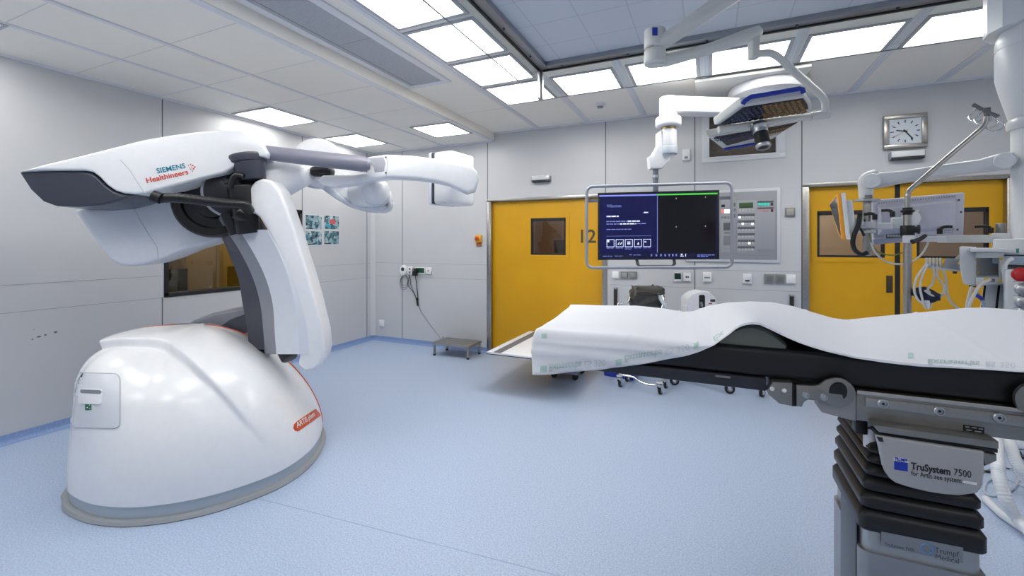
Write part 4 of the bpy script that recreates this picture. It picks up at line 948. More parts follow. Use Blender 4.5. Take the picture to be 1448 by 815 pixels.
on(sq(0.01,0.035,0.488,0.915)).build('screen_left', SCB, body); on(sq(0.498,0.035,0.985,0.915)).build('screen_right', SCK, body)
on(sq(0.0,0.012,0.488,0.034)).build('screen_line', SCL, body); on(sq(0.49,0.012,1.0,0.034)).build('screen_line', SCG, body)
on(sq(0.489,0.03,0.494,0.91), -0.0014).build('screen_divider', SCD, body)
a, b = MP(*tl(0.062,0.205),-0.0018), MP(*tl(0.185,0.205),-0.0018)
lettering('Willkommen', a, b-a, UP, 0.042, SCD, body, 'screen_lettering', depth=0.0003, width=(b-a).length)
def lines(rows, material, name='screen_text'):
    m = MB()
    for u0, u1, v, h in rows:
        u = u0
        while u < u1-0.004:
            w = min(random.uniform(0.016,0.04), u1-u); m.prism([MP(x,y,-0.0018) for x,y in sq(u,v,u+w,v+h)], mn*0.0004, 0); u += w+0.006
    m.build(name, material, body)
lines([(0.37,0.41,0.285,0.014),(0.062,0.08,0.335,0.016),(0.06,0.235,0.415,0.014),(0.06,0.175,0.455,0.014),(0.305,0.395,0.455,0.013),(0.06,0.275,0.54,0.011)], SCD)
lines([(0.38,0.415,0.283,0.018),(0.06,0.17,0.333,0.02),(0.24,0.345,0.413,0.018),(0.175,0.31,0.453,0.018)], SCT)
on(sq(0.06,0.648,0.44,0.652), -0.0018).build('screen_rule', SCD, body)
for i in range(5):
    u = 0.062+i*0.0775
    m = MB()
    for q in (sq(u,0.70,u+0.065,0.708), sq(u,0.812,u+0.065,0.82), sq(u,0.70,u+0.004,0.82), sq(u+0.061,0.70,u+0.065,0.82)): m.prism([MP(x,y,-0.0018) for x,y in q], mn*0.0004, 0)
    if i == 0: m.prism([MP(x,y,-0.0018) for x,y in sq(u+0.006,0.712,u+0.022,0.745)], mn*0.0004, 0)
    if i == 1:
        for k in range(2): m.prism([MP(x,y,-0.0018) for x,y in [tl(u+0.014+k*0.02,0.785), tl(u+0.022+k*0.02,0.785), tl(u+0.034+k*0.02,0.745), tl(u+0.026+k*0.02,0.745)]], mn*0.0004, 0)
    if i == 2:
        for k in range(4): m.prism([MP(x,y,-0.0018) for x,y in sq(u+0.02+0.014*(k%2),0.735+0.026*(k//2),u+0.031+0.014*(k%2),0.755+0.026*(k//2))], mn*0.0004, 0)
    if i == 3: m.prism([MP(x,y,-0.0018) for x,y in [tl(u+0.024,0.785), tl(u+0.044,0.785), tl(u+0.036,0.74)]], mn*0.0004, 0)
    if i == 4: m.prism([MP(x,y,-0.0018) for x,y in sq(u+0.01,0.735,u+0.026,0.752)], mn*0.0004, 0)
    m.build('screen_button', SCT, body)
lines([(0.062+i*0.0775, 0.062+i*0.0775+0.06, 0.832, 0.008) for i in range(5)]+[(0.14+0.0775,0.275,0.85,0.008)], SCD)
lines([(0.03,0.11,0.955,0.010),(0.13,0.2,0.955,0.008),(0.255,0.275,0.935,0.01),(0.29,0.35,0.94,0.008),(0.83,0.985,0.945,0.012),(0.83,0.92,0.965,0.012)], SCD)
m = MB()
for i,u in enumerate((0.435,0.475,0.515,0.55,0.585,0.615,0.645)):
    m.prism([MP(x,y,-0.0018) for x,y in [tl(u,0.935), tl(u+0.014,0.935), tl(u+0.010+0.003*(i%2),0.965), tl(u+0.004,0.972)]], mn*0.0004, 0)
m.build('screen_symbols', SCD, body)
m = MB(); m.prism([MP(x,y,-0.0018) for x,y in sq(0.69,0.93,0.705,0.955)], mn*0.0004, 0); m.prism([MP(x,y,-0.0018) for x,y in sq(0.685,0.962,0.715,0.972)], mn*0.0004, 0); m.prism([MP(x,y,-0.0018) for x,y in sq(0.728,0.93,0.734,0.972)], mn*0.0004, 0); m.build('screen_symbols', SCT, body)
m = MB()
for u, v in ((0.648,0.075),(0.895,0.065),(0.648,0.51),(0.895,0.505)): m.prism([MP(x,y,-0.0018) for x,y in sq(u,v,u+0.007,v+0.018)], mn*0.0004, 0)
m.build('screen_cursor', mat('screen_pink', (170,150,160), 0.4, emit=0.7), body)
# tube bumper
fr = []
for cx, cy, a0 in ((1027,267,90),(837,271.5,180),(837,370.5,270),(1027,370,0)):
    pass
def bump():
    out = []
    R = 9
    for (cx,cy),a in (((1026,267.5),-90),((1026,369),0),((838.5,370),90),((838.5,273),180)):
        for i in range(7):
            t = math.radians(a+90*i/6); out.append(MP(cx+R*math.cos(t), cy+R*math.sin(t), -0.02))
    return out
m = MB(); m.tube(bump(), 0.0145, 12, closed=True); m.build('bumper_frame', mat('bumper_grey', (158,162,172), 0.3, 0.3), boom)
BRK = mat('bracket_dark', (58,60,66), 0.4)
m = MB(); m.tube([MP(900,366,0.03), MP(902,374,0.01), MP(905,377,-0.005), MP(950,377,-0.005), MP(954,373,0.01), MP(953,366,0.03)], 0.014, 10); m.build('bumper_bracket', BRK, boom)
for x0, x1, y in ((1017,1034,278),(830,846,282)):
    m = MB(); m.prism([MP(x,yy,0.0) for x,yy in ((x0,y),(x1,y-0.5),(x1,y+4),(x0,y+4.5))], mn*0.02, 0.002); m.build('bumper_bracket', mat('bracket_grey', (120,124,132), 0.4), boom)
m = MB(); m.obox(at_d(927,300,4.17)+FWD*0.06, (0.34,0.08,0.3), (mx, mn, UP), 0.01); m.build('monitor_mount', BRK, boom)
# ================================================================ ON THE WALLS
def plate_thing(name, x0, x1, z0, z1, label, cat, material, group=None, feats=(), d=0.022):
    t = thing(name, label, cat, ((x0+x1)/2, YB, z0), group)
    m = MB(); m.box((x0,YB-d,z0),(x1,YB-0.0005,z1), 0.004); m.build('cover', material, t)
    for nm, (u0,u1,v0,v1), mt, dep in feats:
        m = MB(); m.box((x0+(x1-x0)*u0, YB-d-dep, z0+(z1-z0)*v0), (x0+(x1-x0)*u1, YB-d+0.001, z0+(z1-z0)*v1), min(0.0015, dep/2)); m.build(nm, mt, t)
    return t
DK = mat('socket_dark', (40,44,46), 0.4); GRN = mat('socket_green', (20,74,48), 0.4); MID = mat('switch_mid', (150,152,152), 0.4)
rk = lambda mt: [('rocker', (0.14,0.86,0.14,0.86), mt, 0.004)]
plate_thing('wall_socket', -1.12,-1.034,1.117,1.205, 'white blank socket plate on back wall under left end of the monitor bumper','socket',SWITCHW, 'plates under the monitor', rk(SWITCHW))
plate_thing('wall_socket', -1.014,-0.929,1.119,1.206, 'first grey socket plate right of the white plate under the monitor','socket',SWITCHG, 'plates under the monitor', [('insert',(0.18,0.82,0.2,0.8),MID,0.003)])
plate_thing('wall_socket', -0.911,-0.818,1.122,1.209, 'second grey socket plate from the white plate under the monitor','socket',SWITCHG, 'plates under the monitor', [('insert',(0.18,0.82,0.2,0.8),MID,0.003)])
plate_thing('wall_socket', -0.387,-0.308,1.105,1.207, 'black and green socket on back wall below the middle of the monitor','socket',SWITCHW, 'plates under the monitor', [('insert',(0.04,0.96,0.25,0.97),mat('socket_black_green',(14,40,26),0.4),0.003)])
plate_thing('wall_socket', -0.284,-0.203,1.112,1.209, 'white double socket beside the black and green socket','socket',SWITCHW, 'plates under the monitor', [('outlet',(0.28,0.46,0.4,0.62),DK,0.002),('outlet',(0.54,0.72,0.4,0.62),DK,0.002)])
plate_thing('wall_socket', -0.073,0.017,1.112,1.222, 'white data socket on back wall under right end of the monitor','socket',SWITCHW, 'plates under the monitor', [('flap',(0.12,0.88,0.55,0.9),SWITCHW,0.006),('outlet',(0.16,0.84,0.36,0.5),SWITCHG,0.003)])
plate_thing('wall_socket', 0.336,0.427,1.108,1.217, 'white socket with small dark outlet below the control panel','socket',SWITCHW, 'plates below the control panel', [('outlet',(0.25,0.75,0.2,0.36),DK,0.003),('flap',(0.1,0.9,0.42,0.95),SWITCHW,0.004)])
plate_thing('wall_socket', 0.547,0.638,1.118,1.216, 'left one of two dark grey plates below the control panel','socket',SWITCHG, 'plates below the control panel', [('insert',(0.2,0.8,0.2,0.8),mat('socket_mid',(112,114,114),0.4),0.003)])
plate_thing('wall_socket', 0.652,0.741,1.12,1.218, 'dark grey plate between another grey plate and a white one beside the double door','socket',SWITCHG, 'plates below the control panel', [('insert',(0.2,0.8,0.2,0.8),MATS['socket_mid'],0.003)])
plate_thing('wall_socket', 0.755,0.843,1.122,1.221, 'white blank plate nearest the double door, beside two grey plates','socket',SWITCHW, 'plates below the control panel', rk(SWITCHW))
plate_thing('wall_switch', 0.745,0.836,1.846,1.943, 'square steel-grey wall switch between control panel and double door','switch',mat('switch_steel',(132,132,128),0.35,0.4), None, [('key',(0.14,0.86,0.14,0.86),mat('switch_key',(168,168,160),0.35,0.3),0.004)])
plate_thing('wall_sensor', -0.296,-0.211,2.53,2.664, 'small white box sensor high on the back wall beside the upper window','sensor',WHITE, None, [('sensor_eye',(0.3,0.7,0.15,0.35),SWITCHG,0.004)], 0.035)
plate_thing('wall_socket', -4.837,-4.738,0.229,0.334, 'white blank socket plate low on the back wall near the room corner','socket',SWITCHW, None, rk(SWITCHW))
plate_thing('wall_socket', -3.936,-3.835,1.09,1.194, 'white socket plate right of the green socket, above the steel stool','socket',SWITCHW, 'sockets above the stool', [('outlet',(0.35,0.65,0.4,0.6),mat('socket_red',(176,96,84),0.4),0.002)])
plate_thing('wall_socket', -4.275,-4.186,1.075,1.2, 'white socket with two plugs beside the oval wall device','socket',SWITCHW, 'sockets above the stool', [('outlet',(0.35,0.65,0.15,0.4),SWITCHG,0.008),('outlet',(0.35,0.65,0.58,0.82),SWITCHG,0.008)])
t = plate_thing('wall_socket', -4.13,-3.952,1.088,1.192, 'green double socket with black power adapter above the steel stool','socket',SWITCHW, 'sockets above the stool', [('insert',(0.06,0.94,0.18,0.9),GRN,0.003)])
t = thing('power_adapter','black power adapter plugged into the green socket above the stool','power adapter',(-4.1,YB-0.025,1.06))
m = MB(); m.box((-4.15,YB-0.075,1.06),(-4.075,YB-0.025,1.175), 0.008); m.build('housing', BLACK, t)
m = MB(); m.box((-4.145,YB-0.077,1.13),(-4.115,YB-0.074,1.165), 0.001); m.build('rating_label', SWITCHG, t)
t = thing('wall_handset','oval white handset device with dark round eye on the back wall above cables','wall device',(-4.35,YB,1.06))
m = MB(); m.loft([[V((-4.35+0.062*s*math.cos(a), yy, 1.14+0.082*s*math.sin(a))) for a in [2*math.pi*i/28 for i in range(28)]] for yy, s in ((YB-0.0005,0.95),(YB-0.01,1.0),(YB-0.03,1.0),(YB-0.042,0.86))]); m.build('shell', SWITCHW, t)
m = MB(); m.cyl((-4.35,YB-0.044,1.155),(-4.35,YB-0.04,1.155),0.03,seg=20); m.build('eye', mat('device_green_dark',(18,60,48),0.3), t)
m = MB(); m.cyl((-4.35,YB-0.043,1.09),(-4.35,YB-0.04,1.09),0.009,seg=12); m.build('button', SWITCHG, t)
# cables below these
def cable(pts, r, material, label, group=None, name='cable', sub=8):
    m = MB(); m.tube(pts, r, 7, sub); return solo(m.build(name, material, None), label, 'cable', group)
W = lambda x, z, o=0.02: V((x, YB-o, z))
cable([W(-4.24,1.08,0.03), W(-4.22,0.98), W(-4.20,0.90,0.03), W(-4.14,0.78), W(-4.10,0.70)], 0.006, CABLEG, 'grey cable running down from the white socket to the black cable tie')
cable([W(-4.23,1.06,0.03), W(-4.25,0.92,0.04), W(-4.2,0.86,0.045), W(-4.15,0.80,0.035), W(-4.105,0.71,0.03)], 0.005, mat('cable_dark',(60,60,66),0.5), 'dark cable beside the grey cable below the white socket')
cable([W(-4.11,1.06,0.045), W(-4.11,0.96), W(-4.1,0.88), W(-4.085,0.78), W(-4.075,0.68)], 0.006, BLACK, 'black cable hanging straight from the power adapter')
lp = [W(-4.39,1.08,0.02)]
for k in range(3):
    for i in range(12):
        a = 2*math.pi*i/12+math.pi/2; lp.append(W(-4.335+(0.075+0.012*k)*math.cos(a)*0.8, 0.985-0.02*k+(0.085+0.012*k)*math.sin(a), 0.015+0.006*k))
lp.append(W(-4.24,1.0,0.03))
cable(lp, 0.0032, CABLEG, 'thin grey cable wound in loops under the oval wall device', sub=3)
cable([W(-4.085,0.64,0.012), W(-4.02,0.5,0.008), W(-3.85,0.31,0.008), W(-3.72,0.18,0.008), W(-3.66,0.11,0.012)], 0.0025, CABLEG, 'thin cable running diagonally down the wall towards the steel stool')
t = thing('cable_tie','black cable wrap holding the cables together on the back wall','cable tie',(-4.085,YB-0.02,0.60))
m = MB(); m.tube([W(-4.105,0.72,0.02), W(-4.09,0.66,0.02), W(-4.08,0.6,0.02)], [0.016,0.02,0.014], 10, 4); m.build('wrap', BLACK, t)
m = MB(); m.cyl((-3.635,YB-0.03,0.155),(-3.635,YB-0.0005,0.155),0.006,seg=10); m.tube([W(-3.635,0.155,0.028), W(-3.635,0.11,0.03)],0.003,6); solo(m.build('wall_hook', STEEL, None), 'tiny dark hook low on the back wall above the steel stool', 'hook')
# emergency stop
t = thing('emergency_stop','yellow emergency switch with red knob beside the left yellow door','emergency switch',(-3.02,YB,1.52))
m = MB(); m.box((-3.07,YB-0.05,1.57),(-2.975,YB-0.0005,1.675), 0.006); m.build('box', mat('switch_yellow',(226,168,40),0.4), t)
m = MB(); m.lathe([(0.001,0.0),(0.018,0.0),(0.018,0.02),(0.032,0.022),(0.032,0.034),(0.02,0.042),(0.001,0.044)], (-3.022,YB-0.05,1.625), (0,-1,0), 24); m.build('knob', mat('stop_orange',(196,74,24),0.35), t)
m = MB(); m.box((-3.065,YB-0.012,1.515),(-2.98,YB-0.0005,1.562), 0.002); m.build('notice', mat('notice_orange',(204,126,66),0.5), t)
m = MB()
for z in (1.527,1.539,1.551): m.box((-3.058,YB-0.0128,z-0.002),(-2.988,YB-0.0118,z+0.002))
m.build('notice_text', mat('notice_dark',(120,72,44),0.5), t)
# signal bars above the doors
for x0,x1,z0,z1,lb in ((-2.19,-1.94,2.375,2.462,'slim silver signal bar with dark underside above the left yellow door'),(1.642,1.895,2.378,2.466,'slim white signal bar with dark underside below the clock')):
    t = thing('signal_bar', lb, 'signal light', ((x0+x1)/2,YB,z0))
    m = MB(); m.box((x0,YB-0.07,z0+0.03),(x1,YB-0.0005,z1), 0.005); m.build('housing', mat('bar_silver',(206,208,210),0.3,0.2) if x0 < 0 else SWITCHW, t)
    m = MB(); m.box((x0+0.006,YB-0.066,z0),(x1-0.006,YB-0.0005,z0+0.03), 0.004); m.build('lens', mat('bar_lens',(44,46,52),0.25), t)
    m = MB(); m.box((x0-0.008,YB-0.06,z0+0.01),(x0,YB-0.0005,z1-0.005), 0.003); m.box((x1,YB-0.06,z0+0.01),(x1+0.008,YB-0.0005,z1-0.005), 0.003); m.build('end_cap', GREYM, t)
# clock
cx, cz, w, h = 1.757, 2.663, 0.336, 0.332
t = thing('wall_clock','square steel-framed wall clock with white oval dial above the double door','clock',(cx,YB,cz-h/2))
m = MB()
for lo, hi in (((cx-w/2,cz-h/2),(cx+w/2,cz-h/2+0.04)), ((cx-w/2,cz+h/2-0.04),(cx+w/2,cz+h/2)), ((cx-w/2,cz-h/2+0.04),(cx-w/2+0.042,cz+h/2-0.04)), ((cx+w/2-0.042,cz-h/2+0.04),(cx+w/2,cz+h/2-0.04))):
    m.box((lo[0],YB-0.045,lo[1]),(hi[0],YB-0.0005,hi[1]), 0.003)
m.build('frame', STEEL, t)
m = MB(); m.box((cx-w/2+0.03,YB-0.03,cz-h/2+0.03),(cx+w/2-0.03,YB-0.0005,cz+h/2-0.03)); m.build('dial', mat('dial_white',(214,222,230),0.35), t)
for i in range(12):
    a = 2*math.pi*i/12; rx, rz = 0.113, 0.108; r0 = 0.80
    c = V((cx+rx*0.9*math.sin(a), YB-0.031, cz+rz*0.9*math.cos(a))); dr = V((math.sin(a),0,math.cos(a)))
    m = MB(); m.obox(c, (0.008 if i % 3 else 0.0085, 0.002, 0.026), (dr.cross(V((0,1,0))), V((0,1,0)), dr)); m.build('hour_mark', BLACK, t)
def hand(ang, ln, wd, tail, mt, nm, o):
    a = math.radians(ang); dr = V((math.sin(a),0,math.cos(a))); m = MB(); m.obox(V((cx,YB-0.033-o,cz))+dr*(ln-tail)/2, (wd,0.0015,ln+tail), (dr.cross(V((0,1,0))), V((0,1,0)), dr)); m.build(nm, mt, t)
hand(281,0.072,0.011,0.018,BLACK,'hour_hand',0.0); hand(144,0.10,0.010,0.02,BLACK,'minute_hand',0.002); hand(241,0.115,0.0025,0.03,mat('hand_red',(186,60,50),0.4),'second_hand',0.004)
m = MB(); m.cyl((cx,YB-0.0385,cz),(cx,YB-0.03,cz),0.008,seg=16); m.build('hub', BLACK, t)
# control panel
t = thing('control_console','large grey wall control panel with rows of buttons behind the monitor','control panel',(0.2,YB,1.35))
PX0,PX1,PZ0,PZ1 = -0.26,0.70,1.345,2.165
m = MB(); m.box((PX0,YB-0.018,PZ0),(PX1,YB-0.0005,PZ1), 0.004); m.build('frame', mat('panel_frame_white',(206,208,214),0.35), t)
m = MB(); m.box((PX0+0.03,YB-0.021,PZ0+0.03),(PX1-0.03,YB-0.017,PZ1-0.03), 0.002); m.build('panel', mat('panel_face_grey',(148,150,156),0.4), t)
bp = lambda x,y: at_y(x,y,YB-0.022)
def pbox(x0,y0,x1,y1,mt,nm,dep=0.004):
    a, b = bp(x0,y0), bp(x1,y1); m = MB(); m.box((min(a.x,b.x),YB-0.021-dep,min(a.z,b.z)),(max(a.x,b.x),YB-0.02,max(a.z,b.z)), min(0.001,dep/3)); return m.build(nm, mt, t)
PG = mat('panel_grey_mid',(124,126,130),0.4); PD = mat('panel_slot',(96,98,104),0.4); PL = mat('panel_lamp',(250,250,246),0.4,emit=1.5); PB = mat('panel_button',(184,184,184),0.4)
pbox(1042,284,1071,358,mat('panel_module',(158,160,166),0.4),'module',0.003); pbox(1070,297,1096,353,mat('panel_flap',(154,156,162),0.4),'module',0.0025); pbox(1019,280,1040,357,MATS['panel_module'],'module',0.003)
pbox(1045,287,1065,294,mat('panel_display_green',(56,84,48),0.3,emit=0.15),'display',0.005)
lit = {(0,0),(1,1),(1,4),(4,3)}
for i in range(5): pbox(1045+i*4.4,296,1048+i*4.4,299.5,PB,'button',0.005)
for r in range(6):
    y = 302.5+r*9.15
    pbox(1043,y,1067.5,y+3.2,PD,'slot',0.005)
    for c in range(5): pbox(1044.2+c*4.6,y+3.6,1047.2+c*4.6,y+6.4,PL if (r,c) in lit else PB,'button',0.005)
for r, mt in ((0,mat('panel_teal',(60,190,172),0.4,emit=0.5)),(1,mat('panel_rose',(190,150,150),0.4))):
    y = 284.5+r*9.0
    pbox(1071,y,1094,y+1.6,PD,'slot',0.004)
    for c in range(4): pbox(1072+c*4.2,y+2.6,1075.5+c*4.2,y+6.2,mt,'button',0.005)
    pbox(1090,y+2.4,1093.4,y+6.2,mat('panel_maroon',(92,54,60),0.4),'key',0.006)
pbox(1020,289.5,1025,293,BLACK,'slot',0.005)
for c in range(3): pbox(1020+c*4.2,296.5,1023.4+c*4.2,301.5,PL if c else mat('panel_redlit',(220,120,110),0.4,emit=0.6),'button',0.005)
for c in range(3): pbox(1020+c*4.2,306,1023+c*4.2,309.5,PG,'button',0.005)
pbox(1023,315,1032.5,326,mat('speaker_grille',(88,90,96),0.6,speck=0.6,scale=400),'speaker',0.004); pbox(1024,328,1033,331,PG,'label',0.004); pbox(1023,333.5,1032.5,347,PG,'handset',0.006)
pbox(1036,287,1040,292,mat('key_olive',(110,116,80),0.4),'key',0.005); pbox(1036,295,1040,299,PG,'key',0.005); pbox(1036,303,1040,308,PG,'key',0.005)
# black bumper rails
for x0,x1,lb in ((-1.098,-1.058,'black vertical bumper strip on back wall beside the left yellow door'),(0.785,0.823,'black vertical bumper strip on back wall beside the double door')):
    t = thing('bumper_strip', lb, 'bumper', ((x0+x1)/2,YB,0.3))
    m = MB(); m.box((x0,YB-0.04,0.3),(x1,YB-0.01,0.985), 0.008); m.build('rubber', RUBBER, t)
    m = MB(); m.box((x0-0.004,YB-0.042,0.985),(x1+0.004,YB-0.0005,1.005), 0.003); m.box((x0+0.01,YB-0.012,0.3),(x1-0.01,YB-0.0005,0.99)); m.build('end_cap', GREYM, t)
# posters on the left wall: small photographs of rooms
def poster(y0,y1,z0,z1,label,seed,warm=False):
    t = thing('wall_photo', label, 'poster', (XL,(y0+y1)/2,z0), 'four small photographs on the left wall')
    m = MB(); m.box((XL+0.0002,y0,z0),(XL+0.0035,y1,z1)); m.build('paper', mat('poster_paper',(206,212,214),0.5), t)
    pm = bpy.data.materials.new('photo_print'); pm.use_nodes = True; nt = pm.node_tree; b = nt.nodes['Principled BSDF']; b.inputs['Roughness'].default_value = 0.45
    tc = nt.nodes.new('ShaderNodeTexCoord'); mp = nt.nodes.new('ShaderNodeMapping'); mp.inputs['Location'].default_value = (seed*3.1,seed*1.7,seed*0.9)
    vo = nt.nodes.new('ShaderNodeTexVoronoi'); vo.inputs['Scale'].default_value = 26; rp = nt.nodes.new('ShaderNodeValToRGB')
    cols = [(0.0,(24,44,54)),(0.3,(60,104,116)),(0.5,(112,146,150)),(0.7,(164,186,192)),(0.85,(70,120,150)),(1.0,(200,210,214))]
    el = rp.color_ramp.elements
    while len(el) < len(cols): el.new(0.5)
    for e_, (ps, c) in zip(el, cols): e_.position = ps; e_.color = lin(c)+(1,)
    sep = nt.nodes.new('ShaderNodeSeparateColor')
    nt.links.new(tc.outputs['Object'], mp.inputs['Vector']); nt.links.new(mp.outputs[0], vo.inputs['Vector']); nt.links.new(vo.outputs['Color'], sep.inputs[0]); nt.links.new(sep.outputs[0], rp.inputs[0]); nt.links.new(rp.outputs[0], b.inputs['Base Color'])
    m = MB(); m.box((XL+0.003,y0+0.01,z0+0.01),(XL+0.0042,y1-0.01,z1-0.01)); pr = m.build('photo_print', pm, t)
    if warm:
        m = MB(); m.prism([V((XL+0.0042,y0+a,z0+b)) for a,b in ((0.10,0.09),(0.2,0.08),(0.23,0.13),(0.16,0.16),(0.11,0.14))], (0.0004,0,0)); m.build('photo_figure', mat('photo_red',(196,88,92),0.5), t)
        m = MB(); m.prism([V((XL+0.0042,y0+a,z0+b)) for a,b in ((0.02,0.05),(0.12,0.03),(0.14,0.07),(0.05,0.09))], (0.0004,0,0)); m.build('photo_figure', mat('photo_turquoise',(60,160,186),0.5), t)
    else:
        m = MB(); m.prism([V((XL+0.0042,y0+a,z0+b)) for a,b in ((0.012,0.012),(0.13,0.012),(0.13,0.026),(0.012,0.026))], (0.0004,0,0)); m.build('photo_caption', mat('photo_dark',(26,32,40),0.5), t)
poster(4.268,4.556,1.742,1.952,'upper photograph nearest the window, small room picture on the left wall',1)
poster(4.583,4.872,1.752,1.962,'upper photograph with red and turquoise shapes on the left wall',2,True)
poster(4.268,4.556,1.525,1.733,'lower photograph nearest the window, dark blue room picture on the left wall',3)
poster(4.583,4.872,1.535,1.743,'lower photograph nearest the room corner, pale blue room picture on the left wall',4)
# scuffs on the left wall
m = MB()
for y, z, a, b in ((1.652,0.782,0.006,0.005),(1.69,0.796,0.014,0.007),(1.728,0.803,0.008,0.007),(1.79,0.815,0.012,0.009),(1.66,0.86,0.003,0.003)):
    m.loft([[V((XL+x, y+a*s*math.cos(t), z+b*s*math.sin(t*1.0))) for t in [2*math.pi*i/14 for i in range(14)]] for x, s in ((0.0,1.0),(0.0012,0.9))])
struct(m.build('trim_12', mat('wall_scuff',(110,112,112),0.7)))
# ---- control room contents seen through the window
def deskset():
    t = thing('control_desk','dark control-room desk behind the left window','desk',(-6.3,4.3,0))
    m = MB(); m.box((-6.75,2.6,0.74),(-5.9,6.4,0.78), 0.004); m.build('desk_top', mat('desk_top_grey',(120,116,110),0.5), t)
    m = MB(); m.box((-6.0,2.65,0.0),(-5.95,6.35,0.74)); m.build('modesty_panel', mat('desk_panel_dark',(64,64,62),0.5), t)
    for y in (2.7, 4.5, 6.3): m = MB(); m.box((-6.7,y-0.03,0),(-6.02,y+0.03,0.74)); m.build('desk_leg', DARKG, t)
    for i,(y, x, w, lb) in enumerate(((3.35,-6.4,0.5,'dark desktop monitor on the control-room desk nearest the window edge'),(4.4,-6.4,0.5,'second dark desktop monitor along the control-room desk'),(5.4,-6.45,0.45,'third desktop monitor on the control-room desk, deepest in the room'))):
        t = thing('desk_monitor', lb, 'monitor', (x,y,0.78), 'monitors on the control-room desk')
        m = MB(); m.box((x-0.02,y-w/2,0.90),(x+0.02,y+w/2,1.22), 0.006); m.build('screen_housing', BLACK, t)
        m = MB(); m.lathe([(0.001,0.78),(0.1,0.78),(0.1,0.79),(0.02,0.8),(0.015,0.92),(0.001,0.92)], (x,y,0), (0,0,1), 20); m.build('stand', DARKG, t)
    for y, h, lb in ((2.95,0.16,'taller pale bottle of the pair nearest the window edge, on the control-room desk'),(3.05,0.12,'shortest pale bottle, second from the window edge on the control-room desk'),(3.75,0.2,'pale bottle between the first two desk monitors, taller of that pair'),(3.85,0.14,'pale bottle between the first two desk monitors, shorter of that pair'),(4.85,0.22,'single tall pale bottle between second and third desk monitors')):
        t = thing('sample_bottle',lb,'bottle',(-6.15,y,0.78),'bottles on the control-room desk')
        m = MB(); m.lathe([(0.001,0.78),(0.03,0.78),(0.032,0.79),(0.032,0.78+h*0.7),(0.014,0.78+h*0.85),(0.001,0.78+h*0.85)], (-6.15,y,0), (0,0,1), 18); m.build('body', mat('bottle_cream',(222,214,196),0.4), t)
        m = MB(); m.cyl((-6.15,y,0.78+h*0.85),(-6.15,y,0.78+h),0.016,seg=14); m.build('cap', SWITCHW, t)
    t = thing('control_cabinet','tan tall cabinet against the far wall of the control room','cabinet',(-8.0,5.3,0))
    m = MB(); m.box((-8.3,4.4,0.0),(-7.9,6.4,1.9), 0.005); m.build('carcass', mat('cabinet_tan',(186,158,120),0.5), t)
    for k in range(4): m = MB(); m.box((-7.9,4.42+k*0.5,0.05),(-7.885,4.9+k*0.5,1.86), 0.003); m.build('door', mat('cabinet_door',(196,170,132),0.5), t)
deskset()
# ================================================================ FLOOR THINGS
# steel step stool
t = thing('step_stool','low brushed-steel step stool standing by the back wall left of the yellow door','step stool',(-3.2,5.2,0))
x0,x1,y0,y1,zt = -3.51,-2.945,5.13,5.48,0.185
m = MB(); m.box((x0-0.012,y0-0.012,zt-0.035),(x1+0.012,y1+0.012,zt), 0.006); m.build('top', STEEL, t)
m = MB()
for k in range(6): m.box((x0+0.03,y0+0.03+k*0.055,zt),(x1-0.03,y0+0.05+k*0.055,zt+0.0012))
m.build('tread', mat('tread_grey',(150,148,144),0.5,0.7), t)
for x in (x0+0.015,x1-0.015):
    for y in (y0+0.015,y1-0.015):
        m = MB(); m.box((x-0.014,y-0.014,0.02),(x+0.014,y+0.014,zt-0.034), 0.002); lg = m.build('leg', STEEL, t)
        m = MB(); m.cyl((x,y,0.0),(x,y,0.022),0.019,seg=16); m.build('rubber_foot', RUBBER, lg)
# low white trolley behind the sheet
t = thing('low_trolley','low white trolley top with a grey stripe in front of the left yellow door','trolley',(-1.75,4.75,0))
zt = 0.42; X0 = at_z(688,497.5,zt).x; Y0 = at_z(688,497.5,zt).y; Y1 = 5.30
m = MB(); m.box((X0,Y0,zt-0.022),(X0+0.85,Y1,zt), 0.004); m.build('top', mat('trolley_white',(226,228,234),0.35), t)
m = MB(); m.box((X0+0.075,Y0+0.004,zt),(X0+0.165,Y1-0.004,zt+0.0015)); m.build('grip_stripe', mat('stripe_grey',(104,104,108),0.7,speck=0.15,scale=200), t)
m = MB(); m.box((X0-0.003,Y0-0.003,zt-0.026),(X0+0.853,Y1+0.003,zt-0.018), 0.002); m.build('edge', BLACK, t)
m = MB(); m.box((X0+0.5,4.95,0.14),(X0+0.62,5.07,zt-0.022), 0.01); m.build('pedestal', GREYM, t)
m = MB(); m.box((X0+0.45,4.8,0.07),(X0+0.78,5.2,0.14), 0.01); m.build('base', GREYM, t)
for x in (X0+0.49, X0+0.74):
    for y in (4.86,5.14): m = MB(); m.cyl((x,y-0.012,0.035),(x,y+0.012,0.035),0.035,seg=20); m.cyl((x,y,0.035),(x,y,0.075),0.01,seg=8); m.build('castor', RUBBER, t)
